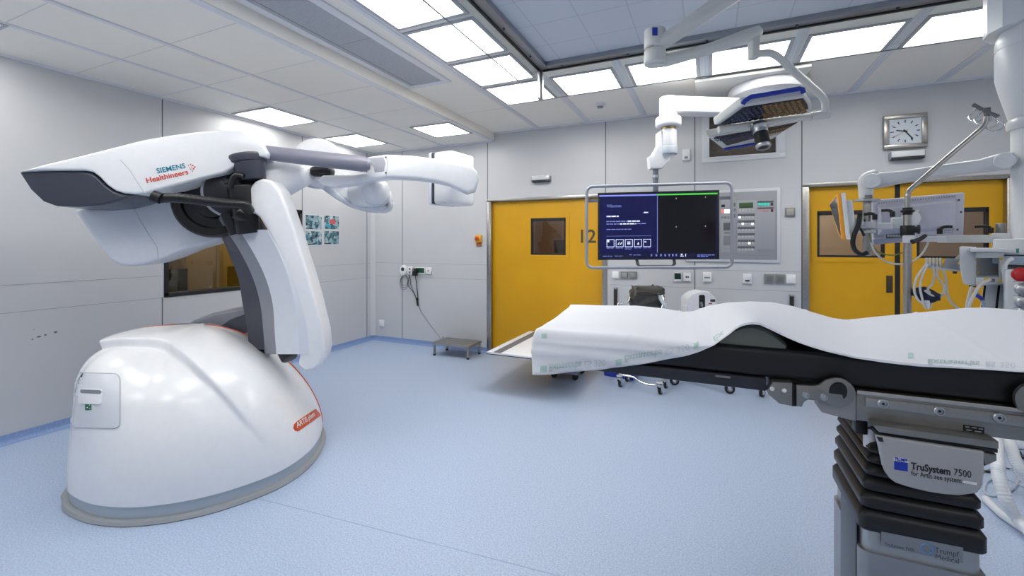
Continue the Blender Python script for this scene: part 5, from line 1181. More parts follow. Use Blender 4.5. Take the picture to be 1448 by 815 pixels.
def castor(root, x, y, r=0.045, stem=0.11, a=0.4, rb=RUBBER, hubm=None):
    d = V((math.cos(a),math.sin(a),0)); n = V((-d.y,d.x,0)); c = V((x,y,r))+d*0.02
    m = MB(); m.lathe([(0.001,-0.014),(r*0.8,-0.014),(r,-0.008),(r,0.008),(r*0.8,0.014),(0.001,0.014)], c, n, 24); w = m.build('castor', rb, root)
    m = MB(); m.lathe([(0.001,-0.017),(r*0.5,-0.017),(r*0.55,-0.0145),(r*0.55,0.0145),(r*0.5,0.017),(0.001,0.017)], c, n, 16); m.build('hub', hubm or GREYM, w)
    m = MB()
    for s in (-1,1): m.prism([c+n*s*0.02-d*0.012-UP*0.008, c+n*s*0.02+d*0.012-UP*0.008, V((x,y,stem-0.02))+n*s*0.02+d*0.018, V((x,y,stem-0.02))+n*s*0.02-d*0.02], n*s*0.003)
    m.obox((x,y,stem-0.018),(0.05,0.05,0.006),(d,n,UP)); m.cyl((x,y,stem-0.02),(x,y,stem),0.009,seg=12); m.build('fork', CHROME, w)
# chrome frame trolley with a blue bin and a grey apron over its handle
f1 = at_z(876,548,0); f2 = at_z(932.5,558.5,0)
t = thing('frame_trolley','chrome tube trolley on castors behind the table, with a dark grey bag on it','trolley',(f1+f2)/2)
f3 = at_z(900,528,0); fx = (f2-f1).normalized(); fy = V((-fx.y,fx.x,0))
if fy.y < 0: fy = -fy
P = lambda u, v, z: f1 + (f2-f1)*u + fy*v + UP*z
for u, v in ((0,0),(1,0),(0,0.22),(1,0.22)):
    p = P(u,v,0); castor(t, p.x, p.y, 0.035, 0.12, 1.2)
    m = MB(); m.lathe([(0.001,0.118),(0.03,0.118),(0.034,0.124),(0.03,0.13),(0.001,0.13)], p, (0,0,1), 20); m.build('bumper_disc', mat('disc_white',(206,206,204),0.35), t)
m = MB(); m.tube([P(0,0,0.12),P(0,0,0.85)],0.0125,12); m.build('post', CHROME, t)
m = MB(); m.tube([P(1,0,0.12),P(1,0,0.85)],0.0125,12); m.build('post', CHROME, t)
m = MB(); m.tube([P(0,0.22,0.12),P(0,0.22,0.85)],0.0125,12); m.build('post', CHROME, t)
m = MB(); m.tube([P(1,0.22,0.12),P(1,0.22,0.85)],0.0125,12); m.build('post', CHROME, t)
m = MB(); m.tube([P(0,0,0.14),P(0.35,0,0.135),P(0.55,-0.01,0.10),P(0.75,-0.02,0.09),P(0.95,-0.01,0.10),P(1.02,0.05,0.12),P(1.0,0.22,0.14),P(0.5,0.22,0.14),P(0,0.22,0.14),P(-0.03,0.1,0.14)],0.011,10,4,closed=True); m.build('lower_rail', CHROME, t)
m = MB(); m.tube([P(0,0,0.55),P(1,0,0.55),P(1,0.22,0.55),P(0,0.22,0.55)],0.011,10,closed=True); m.build('middle_rail', CHROME, t)
g0, g1 = at_z(884,437,0.88), None
top = lambda x, y, Y: at_y(x, y, Y)
YT = P(0,0.11,0).y
m = MB(); m.tube([P(0,0,0.83), P(-0.05,0.02,0.9), top(887,428,YT-0.1), top(892,420,YT-0.08), top(898,416,YT-0.05), top(915,412,YT), top(930,412,YT), top(936,418,YT-0.05), top(938,428,YT-0.1), P(1.02,0.0,0.83)],0.0125,12,5); m.build('handle', CHROME, t)
m = MB(); m.tube([top(930,415,YT-0.06), top(935,424,YT-0.1), top(940,433,YT-0.12), top(941,442,YT-0.12)],0.02,12,4); m.build('handle_grip', mat('grip_pale',(196,206,212),0.4), t)
# grey bag/apron over the handle
m = MB(); bc = top(914.5,421,YT-0.02); N_ = 40; rings = []
for k in range(15):
    f = k/14; z = (f-0.5)*0.24; w = 0.185*(1-0.12*abs(f-0.55)) ; dpt = 0.12*(1-0.25*abs(f-0.5))
    if k in (0,14): w *= 0.9; dpt *= 0.8
    ring_ = []
    for i in range(N_):
        a = 2*math.pi*i/N_; rr = 1+0.22*noise.noise(V((math.cos(a)*2.2,math.sin(a)*2.2,f*4)))+0.14*noise.noise(V((math.cos(a)*6,math.sin(a)*6,f*9)))
        c_, s_ = math.copysign(abs(math.cos(a))**0.6, math.cos(a)), math.copysign(abs(math.sin(a))**0.6, math.sin(a))
        ring_.append(bc + RIGHT*(w*c_*rr*0.93) + FWD*(dpt*s_*rr) + UP*(z + 0.03*noise.noise(V((math.cos(a)*3,math.sin(a)*3,f*3)))))
    rings.append(ring_)
m.loft(rings)
bag = thing('grey_bag','crumpled dark grey bag hanging on the chrome trolley behind the table','bag',bc-UP*0.12)
m.build('bag_body', mat('bag_grey',(74,72,68),0.55,speck=0.12,scale=25,bump=0.4), bag, sharp=70)
m = MB(); m.tube([bc+RIGHT*x_-FWD*0.125+UP*z_ for x_, z_ in ((-0.15,0.06),(-0.05,0.07),(0.06,0.05),(0.15,0.06))],0.007,8,5); m.build('bag_seam', mat('bag_seam',(52,50,48),0.6), bag)
# blue bin under the trolley
c = at_z(880,527,0.12); bt = thing('blue_bin','blue plastic bin on the floor under the hanging sheet, behind trolley castors','bin',V((c.x,c.y+0.1,0.0)))
p0, p1 = at_d(856,536,5.17), at_d(902,536,5.17)
q = (p0+p1)/2; wB = (p1-p0).length
z0b, z1b = 0.0, 0.19
def binring(s, z): return [V((q.x,q.y,z))+fx*(wB/2*s*cx)+fy*(0.12*s*cy) for cx, cy in ((-1,-1),(0,-1),(1,-1),(1,0),(1,1),(0,1),(-1,1),(-1,0))]
m = MB(); m.loft([binring(0.86,z0b), binring(0.9,z0b+0.005), binring(1.0,z1b-0.02), binring(1.05,z1b-0.018), binring(1.05,z1b), binring(0.98,z1b), binring(0.86,z0b+0.02)]); m.build('bin_body', BLUE, bt, sharp=30)
m = MB(); m.tube([V((q.x,q.y,z1b-0.01))+fx*(wB/2*a)-fy*0.13 for a in (-0.5,0,0.5)],0.008,8); m.build('bin_handle', BLUE, bt)
# white warming unit on a castor stand
cA = at_z(951,545,0); cB = at_z(1029,557,0); cC = at_z(1076,562,0)
w0 = (cA+cB)/2 + FWD*0.12
wt = thing('warming_unit','white rounded-top device with dark recess on a castor stand behind the table','medical device',w0)
for p, r in ((cA,0.05),(cB,0.05)): castor(wt, p.x, p.y, r, 0.12, 0.3, RUBBER)
for p in (cA+FWD*0.4, cB+FWD*0.4): castor(wt, p.x, p.y, 0.05, 0.12, 0.3, RUBBER)
m = MB(); m.tube([cA+UP*0.12, w0+FWD*0.08+UP*0.14, cB+FWD*0.4+UP*0.12],0.02,12); m.tube([cB+UP*0.12, w0+FWD*0.08+UP*0.14, cA+FWD*0.4+UP*0.12],0.02,12); m.build('base_spider', GREYM, wt)
wc = w0+FWD*0.08
m = MB(); m.cyl(wc+UP*0.13, wc+UP*0.6, 0.025, seg=20); m.build('stand_column', CHROME, wt)
dW = wc.dot(FWD); WPn = vplane(972,dW-0.1,1012,dW-0.1)
dome = [(972.5,445)]+[(972.5,424)]+[(974,421.5),(979,417),(985,414),(991,412.3),(997,412.3),(1003,414),(1008,417.5),(1012,422),(1013.5,424)]+[(1013.5,445)]
zl = lambda y: y
poly = [(972.5,470)]+dome[1:-1]+[(1013.5,470)]
m = MB(); m.prism([WPn(x,y) for x,y in poly], WPn.n*0.2, 0.008, 3); m.build('housing', WHITE, wt)
m = MB(); m.prism([WPn(x,y,-0.001) for x,y in ((988.5,436),(988.5,418),(990.5,417.3),(996,417.3),(997,420),(997,436))], WPn.n*0.002, 0); m.build('recess', BLACK, wt)
m = MB(); m.prism([WPn(x,y,-0.012) for x,y in ((990,428),(993,427),(994.5,431),(994,434.5),(991.5,434.5))], WPn.n*0.012, 0.002); m.build('hose_plug', SWITCHG, wt)
m = MB(); m.prism([WPn(x,y,-0.002) for x,y in ((1004.5,423.5),(1011.5,423.5),(1011.5,427),(1004.5,427))], WPn.n*0.002, 0); m.build('display', DARKG, wt)
m = MB(); m.prism([WPn(x,y,-0.002) for x,y in ((1002,428.8),(1007,428.8),(1007,430.3),(1002,430.3))], WPn.n*0.002, 0); m.build('warning_label', mat('label_red',(214,90,70),0.5), wt)
m = MB(); m.tube([WPn(x,y,0.05) for x,y in ((982,414.5),(986,413.3),(993,411.8),(1000,413.0),(1004,414.5))],0.006,8,4); m.build('carry_handle', SWITCHW, wt)
m = MB(); m.prism([WPn(x,y,0.0) for x,y in ((968.5,433),(972,433),(972,446),(968.5,446))], WPn.n*0.06, 0.004); m.build('side_clip', SWITCHW, wt)
# low castor of a stool-like stand nearer the table joint
st_ = thing('wheeled_stand','small stand on a black castor behind the black table end','stand',cC)
castor(st_, cC.x, cC.y, 0.042, 0.11, 0.9, RUBBER)
p2_, p3_ = cC+FWD*0.35+RIGHT*0.18, cC+FWD*0.35-RIGHT*0.18
for p in (p2_, p3_): castor(st_, p.x, p.y, 0.042, 0.11, 0.9, RUBBER)
cc_ = (cC+p2_+p3_)/3
m = MB()
for p in (cC,p2_,p3_): m.tube([p+UP*0.11, cc_+UP*0.16],0.016,10)
m.build('tripod', GREYM, st_)
m = MB(); m.cyl(cc_+UP*0.15, cc_+UP*0.5, 0.02, seg=16); m.build('column', CHROME, st_)
m = MB(); m.lathe([(0.001,0.5),(0.15,0.5),(0.165,0.515),(0.165,0.55),(0.15,0.565),(0.001,0.565)], cc_, (0,0,1), 32); m.build('seat', RUBBER, st_)
# ================================================================ CEILING SUPPLY COLUMN AND WHAT HANGS ON IT (right)
SUPW = mat('supply_white', (222,224,226), 0.32, speck=0.01)
DC = 2.3
INW = (FWD+RIGHT*1.06).normalized(); SIDE = INW.cross(UP).normalized()
cx_ = at_d(1472,HORIZON,DC)
zc = lambda y, d=DC: EYE+(HORIZON-y)*d/FPX
k = DC/FPX*0.66
sup = thing('supply_pendant','white ceiling supply column with stepped collars and carrier arm at the right edge','supply column',V((cx_.x,cx_.y,zc(378))))
ax = V((cx_.x,cx_.y,0))
m = MB(); m.lathe([(0.001,ZH-0.0125),(85*k,ZH-0.0125),(85*k,zc(38)),(83*k,zc(37)),(0.001,zc(37))], ax, (0,0,1), 14); m.build('ceiling_box', SUPW, sup, sharp=20)
m = MB(); m.lathe([(0.001,zc(37)),(60*k,zc(37)),(66*k,zc(46)),(68*k,zc(56)),(68*k,zc(64)),(0.001,zc(64))], ax, (0,0,1), 56); m.build('bearing_ring', SUPW, sup)
m = MB(); m.lathe([(0.001,zc(64)),(67*k,zc(64)),(68*k,zc(68)),(68*k,zc(104)),(62*k,zc(124)),(50*k,zc(158)),(48*k,zc(164)),(0.001,zc(164))], ax, (0,0,1), 56); m.build('hopper_cover', SUPW, sup)
m = MB(); m.lathe([(0.001,zc(161)),(47*k,zc(161)),(47*k,zc(166)),(50*k,zc(168)),(51*k,zc(172)),(51*k,zc(178)),(48*k,zc(181)),(0.001,zc(181))], ax, (0,0,1), 56); m.build('collar', SUPW, sup)
m = MB(); m.lathe([(0.001,zc(181)),(44*k,zc(181)),(44*k,zc(345)),(0.001,zc(345))], ax, (0,0,1), 56); m.build('tube', SUPW, sup)
R_ = lambda x, y, d: at_d(x, y, d)
def rbox(x0,y0,x1,y1,d,depth,mt,nm,parent,bev=0.006):
    c = at_d((x0+x1)/2, (y0+y1)/2, d); E = V((0,0,EYE))
    P0, P1 = [E + ray(x,y)*((c-E).dot(INW)/ray(x,y).dot(INW)) for x, y in ((x0,y0),(x1,y1))]; m = MB()
    m.obox((P0+P1)/2+INW*depth/2, (abs((P1-P0).dot(SIDE)), depth, abs(P1.z-P0.z)), (SIDE,INW,UP), bev, 3); return m.build(nm, mt, parent)
con = rbox(1405,338,1540,362,2.18,0.35,SUPW,'console_head',sup)
rbox(1443-6,351.5,1441,358,2.1785,0.002,mat('mark_green',(30,150,130),0.4),'green_mark',con,0)
rbox(1404,362,1540,376,2.17,0.37,mat('rail_blue_grey',(176,190,212),0.35),'console_rail',sup,0.004)
rbox(1416,376,1540,440,2.22,0.28,SUPW,'console_body',sup)
rbox(1372,351,1436,357,2.16,0.3,SUPW,'shelf',sup,0.006)
# module rack with knobs
eq = sup
eqb = rbox(1421,382,1545,560,2.04,0.3,SUPW,'unit_body',eq,0.01)
eqf = rbox(1433,386,1543,555,2.035,0.01,mat('unit_face',(206,208,210),0.35),'unit_face',eq,0.003)
for x,y,r,mt,nm in ((1444,388.5,0.026,RED,'red_knob'),(1447,409,0.025,ALU,'dial'),(1448,427,0.027,ALU,'dial'),(1449,442,0.02,ALU,'dial')):
    o = at_d(x,y,2.034); m = MB(); m.lathe([(0.001,0.0),(r*1.25,0.0),(r*1.25,0.006),(r,0.008),(r*0.9,0.028),(r*0.6,0.032),(0.001,0.032)], o, -INW+UP*0.05, 28); m.build(nm, mt, eq)
m = MB()
for y in (398,418,435): m.tube([at_d(1433.5,y,2.034), at_d(1543,y+1,2.034)],0.0012,6)
m.build('joint', SEAM, eq)
# white slanted rack with black strips
rk_ = thing('striped_rack','white rack panel with two black strips below the module rack','rack',V(at_d(1400,450,2.3)))
m = MB(); m.prism([at_d(x,y,2.32) for x,y in ((1392,402),(1424,402),(1424,470),(1381,470))], INW*0.2, 0.006); m.build('panel', SUPW, rk_)
for x in (1388,1408):
    m = MB(); m.prism([at_d(x_,y_,2.318) for x_,y_ in ((x+3,404),(x+6.5,404),(x+1.5,450),(x-2,450))], INW*0.004, 0); m.build('black_strip', BLACK, rk_)
# module rack
mr = thing('module_rack','open white patient-monitor module rack with yellow sockets beside the supply column','monitor rack',V(at_d(1390,405,2.25)))
m = MB(); m.prism([at_d(x,y,2.26) for x,y in ((1356.5,350),(1359,348.5),(1380,349.5),(1380.5,352),(1380.5,403.5),(1378,405),(1363,402),(1361,398),(1357,376))], INW*0.14, 0.006, 3); m.build('side_body', SUPW, mr)
m = MB(); m.prism([at_d(x,y,2.24) for x,y in ((1380,357),(1420,357),(1420,365),(1380,365))], INW*0.18, 0.004); m.build('top_bar', SUPW, mr)
m = MB(); m.prism([at_d(x,y,2.42) for x,y in ((1380,363),(1420,363),(1420,396),(1380,396))], INW*0.02, 0.002); m.build('back_plate', mat('rack_grey',(170,172,172),0.4), mr)
m = MB(); m.prism([at_d(x,y,2.24) for x,y in ((1380,393),(1420,392),(1420,402),(1380,403.5))], INW*0.18, 0.004); m.build('tray', SUPW, mr)
m = MB(); m.prism([at_d(x,y,2.24) for x,y in ((1413,364),(1420,364),(1420,394),(1413,394))], INW*0.18, 0.003); m.build('side_post', SUPW, mr)
YC_ = mat('connector_yellow',(220,196,60),0.4); OL = mat('connector_olive',(140,124,72),0.4)
for x,y,mt in ((1382.5,367.5,OL),(1382.5,377,OL),(1382.5,385.5,OL),(1415.5,366.5,YC_),(1414.5,397.5,YC_)):
    m = MB(); o = at_d(x,y,2.238); m.cyl(o, o-INW*0.006, 0.0068, seg=14); m.build('socket', mt, mr)
rbox(1388.5,392.5,1397,399.5,2.238,0.01,YC_,'yellow_plug',mr,0.002); rbox(1397,394,1407,399,2.238,0.01,SWITCHG,'grey_plug',mr,0.002)
rbox(1370,403.5,1380,406.5,2.27,0.1,BLACK,'rack_foot',mr,0.002)
m = MB(); m.tube([at_d(x,y,2.22) for x,y in ((1421,388),(1420,378),(1424,370),(1431,366))],0.011,10,5); m.tube([at_d(x,y,2.22) for x,y in ((1421,388),(1421,398),(1424,408))],0.009,10,4); m.build('rack_handle', SUPW, mr)
# carrier arm, clamps and cylinder
car = rbox(1325,333,1410,343.5,2.44,0.05,mat('carrier_grey_white',(204,206,204),0.35),'carrier_arm',sup,0.004)
rbox(1402,330,1430,345.5,2.38,0.16,SUPW,'carrier_block',sup,0.006)
rbox(1408.2,333.5,1409,343,2.379,0.01,BLACK,'joint_gap',sup,0)
m = MB(); m.cyl(at_d(1415,330,2.44), at_d(1415,316,2.44), 0.021, seg=24, bev=0.003); m.build('carrier_cup', mat('cup_steel',(150,148,146),0.3,0.8), sup)
def lever(x, y, d, ang, L, parent, mt=BLACK):
    o = at_d(x,y,d); m = MB(); m.cyl(o-UP*0.02, o+UP*0.012, 0.0125, seg=16, bev=0.003)
    e_ = o+UP*0.01; dr = SIDE*math.cos(ang)+UP*math.sin(ang)
    m.tube([e_, e_+dr*L*0.4+UP*0.006, e_+dr*L], [0.009,0.007,0.0085], 10, 4); return m.build('clamp_lever', mt, parent)
lever(1401,325,2.43,math.radians(172),0.062,sup); rbox(1392,343,1398,348.5,2.44,0.04,BLACK,'stop_block',sup,0.003)
# spring arm carrying the monitors
arm = thing('monitor_support','white spring arm reaching from the supply column to a steel post','support arm',V(at_d(1227,361,2.62)))
sec = lambda x, y, d, rz, ry: [at_d(x,y,d)+UP*rz*math.copysign(abs(math.sin(t))**0.7, math.sin(t))+INW*ry*math.copysign(abs(math.cos(t))**0.7, math.cos(t)) for t in [2*math.pi*i/32 for i in range(32)]]
m = MB(); m.loft([sec(*q) for q in ((1432,227,2.36,0.044,0.05),(1422,228,2.37,0.046,0.05),(1408,230.5,2.39,0.044,0.05),(1385,235,2.42,0.036,0.045),(1330,242,2.49,0.034,0.045),(1275,250.5,2.56,0.036,0.045),(1245,255,2.60,0.045,0.05),(1230,257,2.62,0.047,0.05),(1226,257.5,2.622,0.03,0.03))]); m.build('spring_arm', SUPW, arm, sharp=60)
o = at_d(1233,256,2.57); m = MB(); m.lathe([(0.001,-0.02),(0.043,-0.02),(0.043,0.006),(0.04,0.01),(0.004,0.01),(0.001,0.012)], o, -INW, 32); m.build('arm_pivot', SUPW, arm)
o = at_d(1421,227,2.32); m = MB(); m.lathe([(0.001,-0.02),(0.042,-0.02),(0.042,0.004),(0.038,0.008),(0.001,0.008)], o, -INW, 32); m.build('arm_pivot', SUPW, arm)
m = MB(); m.tube([at_d(x,y,2.62) for x,y in ((1236,251),(1228,253),(1224.5,258),(1224.5,268),(1224.5,281))],[0.046,0.042,0.034,0.033,0.033],20,5); m.build('arm_elbow', SUPW, arm)
m = MB(); q = at_d(1226,283.5,2.62); m.lathe([(0.001,-0.006),(0.062,-0.006),(0.062,0.006),(0.001,0.006)], q, (0,0,1), 32); m.build('post_disc', ALU, arm)
m = MB(); m.cyl(at_d(1226,284,2.62), at_d(1226,362,2.62), 0.021, seg=20, bev=0.003); m.build('steel_post', STEEL, arm)
m = MB(); q = at_d(1228,277.5,2.585); m.obox(q, (0.035,0.004,0.012), (SIDE,INW,UP)); m.build('post_label', SWITCHG, arm)
for y0,y1 in ((314,323),(326,330)): m = MB(); m.cyl(at_d(1226,y0,2.62), at_d(1226,y1,2.62), 0.042, seg=24, bev=0.006); m.build('post_clamp', SUPW, arm)
rbox(1222,316,1262,324,2.58,0.06,SUPW,'bracket_arm',arm,0.008)
rbox(1259,308,1282,322,2.55,0.06,SUPW,'bracket_knuckle',arm,0.012)
rbox(1198,308,1216,313,2.62,0.04,SUPW,'side_bracket',arm,0.004); rbox(1207,311,1220,318,2.6,0.06,SUPW,'side_bracket',arm,0.006)
lever(1237,306,2.57,math.radians(176),0.05,arm); lever(1262,302,2.54,math.radians(170),0.05,arm)
# monitor seen from behind
DV = mat('display_lilac_grey', (202,202,216), 0.36, speck=0.01); DV2 = mat('display_back', (196,196,210), 0.36)
MB2 = vplane(1232,2.70,1365,2.52)
dm = thing('rear_view_monitor','large pale lilac monitor seen from behind in front of the double door','monitor',MB2(1300,346))
m = MB(); m.prism([MB2(x,y) for x,y in ((1232,285.5),(1234,283),(1362,272),(1365,273.5),(1363,334),(1361,336),(1238,346),(1236,344))], MB2.n*0.045, 0.01, 3); m.build('housing', DV, dm)
m = MB(); m.loft([[MB2(x,y,o) for x,y in pts] for o, pts in ((0.0,((1240,290),(1352,279.5),(1351,325),(1241,333))),(-0.03,((1246,296),(1345,286.5),(1344,319),(1247,327))))]); m.build('back_hump', DV2, dm)
m = MB()
for i in range(30):
    x = 1242+i*3.7; m.prism([MB2(x_,y_,-0.001) for x_,y_ in ((x,286.2-i*0.345),(x+1.6,286.0-i*0.345),(x+1.6,288.4-i*0.345),(x,288.6-i*0.345))], MB2.n*0.002)
m.build('vent_slots', mat('slot_grey',(150,150,164),0.5), dm)
m = MB()
for x0_, n_ in ((1236,6),(1336,5)):
    for i in range(n_):
        for j in range(3): c = MB2(x0_+i*2.6, 329-j*2.6+ (6 if x0_<1300 else 0), -0.001); m.obox(c, (0.004,0.002,0.005), (SIDE,INW,UP))
m.build('vent_holes', MATS['slot_grey'], dm)
m = MB(); m.prism([MB2(x,y,-0.002) for x,y in ((1253,330.5),(1276,329),(1276,336),(1253,337.5))], MB2.n*0.004, 0.001); m.build('port_recess', mat('port_dark',(92,94,100),0.5), dm)
m = MB()
for x in (1256,1260,1264,1268,1272): m.obox(MB2(x,333.5,-0.004), (0.01,0.004,0.012), (SIDE,INW,UP))
m.build('ports', ALU, dm)
m = MB(); m.prism([MB2(x,y,-0.004) for x,y in ((1235,339),(1325,332),(1325,338),(1236,346.5))], MB2.n*0.04, 0.006); m.build('lower_edge', mat('display_edge',(168,168,190),0.36), dm)
for p, q_ in (((1280,322),(1298,297)),((1276,300),(1298,318))):
    m = MB(); a, b = MB2(*p,-0.035), MB2(*q_,-0.035); m.tube([a,b],0.009,10); m.build('mount_cross', SWITCHW, dm)
m = MB(); m.cyl(MB2(1288,309,-0.07), MB2(1288,309,-0.03), 0.045, seg=24, bev=0.005); m.build('mount_plate', SWITCHW, dm)
m = MB()
for x, y in ((1356,283),(1354,325),(1359,300)): c = MB2(x,y,-0.001); m.cyl(c, c+MB2.n*0.002, 0.0055, seg=10)
m.build('screws', DARKG, dm)
# small orange-edged touch screen, seen edge-on
ts = thing('touch_screen','small tilted touch screen with orange bezel left of the steel post','monitor',at_d(1188,338,2.62))
tp = [at_d(1172,287.5,2.80), at_d(1183.5,273.5,2.60), at_d(1190.5,339,2.58), at_d(1185,330,2.78)]
m = MB(); m.prism(tp, SIDE*0.02, 0.004, 2); m.build('bezel', mat('bezel_orange',(244,166,44),0.35), ts)
ctr = sum(tp, V())/4
m = MB(); m.prism([ctr+(p-ctr)*0.86-SIDE*0.0012 for p in tp], SIDE*0.002, 0); m.build('screen', mat('screen_glossy_black',(8,8,10),0.06), ts)
m = MB(); m.prism([p+SIDE*0.0195 for p in tp], SIDE*0.022, 0.004, 2); m.build('back_shell', SWITCHW, ts)
m = MB(); m.prism([ctr+(p-ctr)*0.7+SIDE*0.041 for p in tp], SIDE*0.035, 0.006, 2); m.build('back_box', SWITCHW, ts)
def wire(q, r, mt, label, group=None, sub=7): m = MB(); m.tube([at_d(*p) for p in q], r, 8, sub); return solo(m.build('cable', mt, None), label, 'cable', group)
wire([(1201,324,2.64),(1210,321,2.6),(1217,324,2.58),(1222,334,2.57)],0.007,BLACK,'short black cable from the touch screen towards the steel post')
wire([(1216,304,2.57),(1214,318,2.55),(1208,332,2.55),(1206,345,2.56),(1210,355,2.57),(1219,360,2.57),(1227,357,2.56)],0.0125,BLACK,'thick black cable loop hanging beside the steel post')
wire([(1229,330,2.57),(1233,345,2.56),(1243,357,2.56),(1262,361,2.56),(1278,357,2.54)],0.004,mat('cable_green',(120,140,70),0.5),'thin green cable sagging below the rear-view monitor')
wire([(1230,335,2.57),(1237,356,2.55),(1255,371,2.54),(1280,373,2.5),(1300,363,2.48),(1311,347,2.47),(1312,338,2.47)],0.0052,CABLEW,'white cable sagging in a long loop below the rear-view monitor')
# infusion pole
pole = thing('infusion_pole','steel infusion pole with a slanted top and four bag hooks before the double door','infusion pole',at_d(1283,470,2.42))
m = MB(); m.cyl(at_d(1283.3,300,2.42), at_d(1283,475,2.42), 0.0185, seg=20); m.build('outer_tube', STEEL, pole)
m = MB(); m.tube([at_d(x,y,d) for x,y,d in ((1283.3,304,2.42),(1283.3,283,2.42),(1283.5,276,2.42),(1286,270,2.42),(1292,264,2.42),(1340,222.5,2.40),(1382,187,2.38),(1390,179.5,2.38),(1393.5,173,2.38),(1394.5,165,2.38))],0.0125,16,4); m.build('inner_tube', STEEL, pole)
m = MB(); q = at_d(1283.3,299,2.42); m.lathe([(0.001,-0.02),(0.02,-0.02),(0.022,-0.008),(0.03,-0.004),(0.03,0.006),(0.022,0.008),(0.022,0.02),(0.001,0.02)], q, (0,0,1), 24); m.build('lock_ring', BLACK, pole)
m = MB(); m.cyl(at_d(1283,319,2.42), at_d(1283,334,2.42), 0.031, seg=20, bev=0.004); m.obox(at_d(1292,325,2.40), (0.055,0.04,0.035), (SIDE,INW,UP), 0.008); m.obox(at_d(1299,324.5,2.40), (0.012,0.05,0.05), (SIDE,INW,UP), 0.005); m.build('clamp', BLACK, pole)
rbox(1276,333,1293,344,2.39,0.07,SUPW,'clamp_block',pole,0.005); rbox(1293,334.5,1338,342,2.4,0.04,SUPW,'clamp_bar',pole,0.004)
m = MB(); m.tube([at_d(x,y,2.37) for x,y in ((1290,342),(1300,339),(1309,333))],[0.013,0.012,0.009],12,4); m.build('clamp_handle', BLACK, pole)
lever(1329,326,2.40,math.radians(10),0.05,pole)
hb = at_d(1395,158,2.38)
a_, b_2 = at_d(1376,148,2.42), at_d(1412,165,2.34)
HK = mat('hook_bar_grey',(112,112,116),0.4,0.5)
m = MB(); m.tube([a_, hb, b_2],0.010,12); m.obox(at_d(1395.5,156,2.38), (0.03,0.03,0.028), (SIDE,INW,UP), 0.004); m.cyl(at_d(1395,168,2.38), at_d(1395.2,158,2.38), 0.011, seg=14); m.build('hook_bar', HK, pole)
for f in (0.14,0.36,0.66,0.9):
    p = a_.lerp(b_2, f); sd = SIDE*(-1 if f < 0.5 else 1)
    loop = [p-UP*0.008, p-UP*0.03+sd*0.012, p-UP*0.055+sd*0.03, p-UP*0.078+sd*0.018, p-UP*0.085-sd*0.008, p-UP*0.072-sd*0.028, p-UP*0.055-sd*0.03]
    m = MB(); m.tube(loop,0.0042,8,5); m.build('hook', CHROME, pole)
# cable comb with the coiled cables
cb = thing('cable_comb','white comb holder and sloping grey shelf above the coiled cables','cable holder',at_d(1330,386,2.4))
m = MB(); m.prism([at_d(x,y,2.42) for x,y in ((1307,372),(1331,374),(1331,381.5),(1308,379))], INW*0.05, 0.003)
m.build('comb_base', SUPW, cb)
for i in range(5): m = MB(); x = 1308.5+i*4.9; m.prism([at_d(x_,y_,2.40) for x_,y_ in ((x,365),(x+3,365.2),(x+3.2,377),(x+0.3,376.5))], INW*0.05, 0.003); m.build('comb_tooth', SUPW, cb)
m = MB(); m.prism([at_d(x,y,2.41) for x,y in ((1337,366),(1350,366.5),(1358,383),(1331,381)) ], INW*0.10, 0.003); m.build('shelf', mat('shelf_grey',(176,178,182),0.4), cb)
m = MB(); m.prism([at_d(x,y,2.40) for x,y in ((1329,379),(1358,382),(1358,384.5),(1329,382))], INW*0.10, 0.002); m.build('shelf_lip', SUPW, cb)
rbox(1347,383.5,1353,387.5,2.43,0.04,mat('block_dark',(70,40,36),0.5),'stop_block',cb,0.003); rbox(1352,374,1360,381,2.42,0.06,SWITCHW,'end_block',cb,0.004)
m = MB(); m.tube([at_d(1345,374,2.48), at_d(1372,352,2.40)],0.012,10); m.build('holder_arm', SUPW, cb)
g = 'cables hanging from the comb'
wire([(1310,374,2.39),(1303,382,2.38),(1295,396,2.37),(1293,412,2.37),(1298,424,2.37),(1306,430,2.36)],0.0055,CABLEW,'outermost white cable loop hanging left below the comb',g)
wire([(1312,374,2.385),(1305,388,2.37),(1301,405,2.36),(1304,422,2.36),(1308,434,2.36),(1314,436,2.36),(1318,428,2.36)],0.0055,CABLEW,'inner white cable loop reaching lowest below the comb',g)
wire([(1319,377,2.385),(1321,390,2.37),(1318,402,2.36),(1312,410,2.355),(1322,418,2.35),(1335,415,2.35)],0.0055,CABLEW,'white cable dropping from the middle of the comb into the blue cuff',g)
wire([(1325,377,2.385),(1326,392,2.37),(1332,400,2.36),(1335,410,2.355),(1330,420,2.35),(1318,418,2.345),(1308,411,2.35)],0.0055,CABLEW,'white cable circling in front of the blue cuff',g)
wire([(1328,378,2.385),(1335,386,2.38),(1338,400,2.37),(1340,418,2.37),(1347,430,2.36),(1358,438,2.36),(1368,442,2.36)],0.0055,CABLEW,'white cable running from the comb down right to the sheet',g)
m = MB(); o = at_d(1309,417,2.38)
rings = []
for kk in range(13):
    f = kk/12; s = math.sin(math.pi*min(max(f,0.06),0.94))**0.5
    rings.append([o+SIDE*((f-0.5)*0.115)+(UP*math.sin(t)*0.04+INW*math.cos(t)*0.03)*s*(1+0.25*noise.noise(V((f*4,math.sin(t)*1.6,math.cos(t)*1.6))))-UP*0.02*(f-0.5) for t in [2*math.pi*i/24 for i in range(24)]])
m.loft(rings); solo(m.build('pressure_cuff', mat('cuff_navy',(24,32,58),0.6,speck=0.1,scale=60,bump=0.3), None), 'crumpled navy pressure cuff tangled in the white cables', 'pressure cuff')
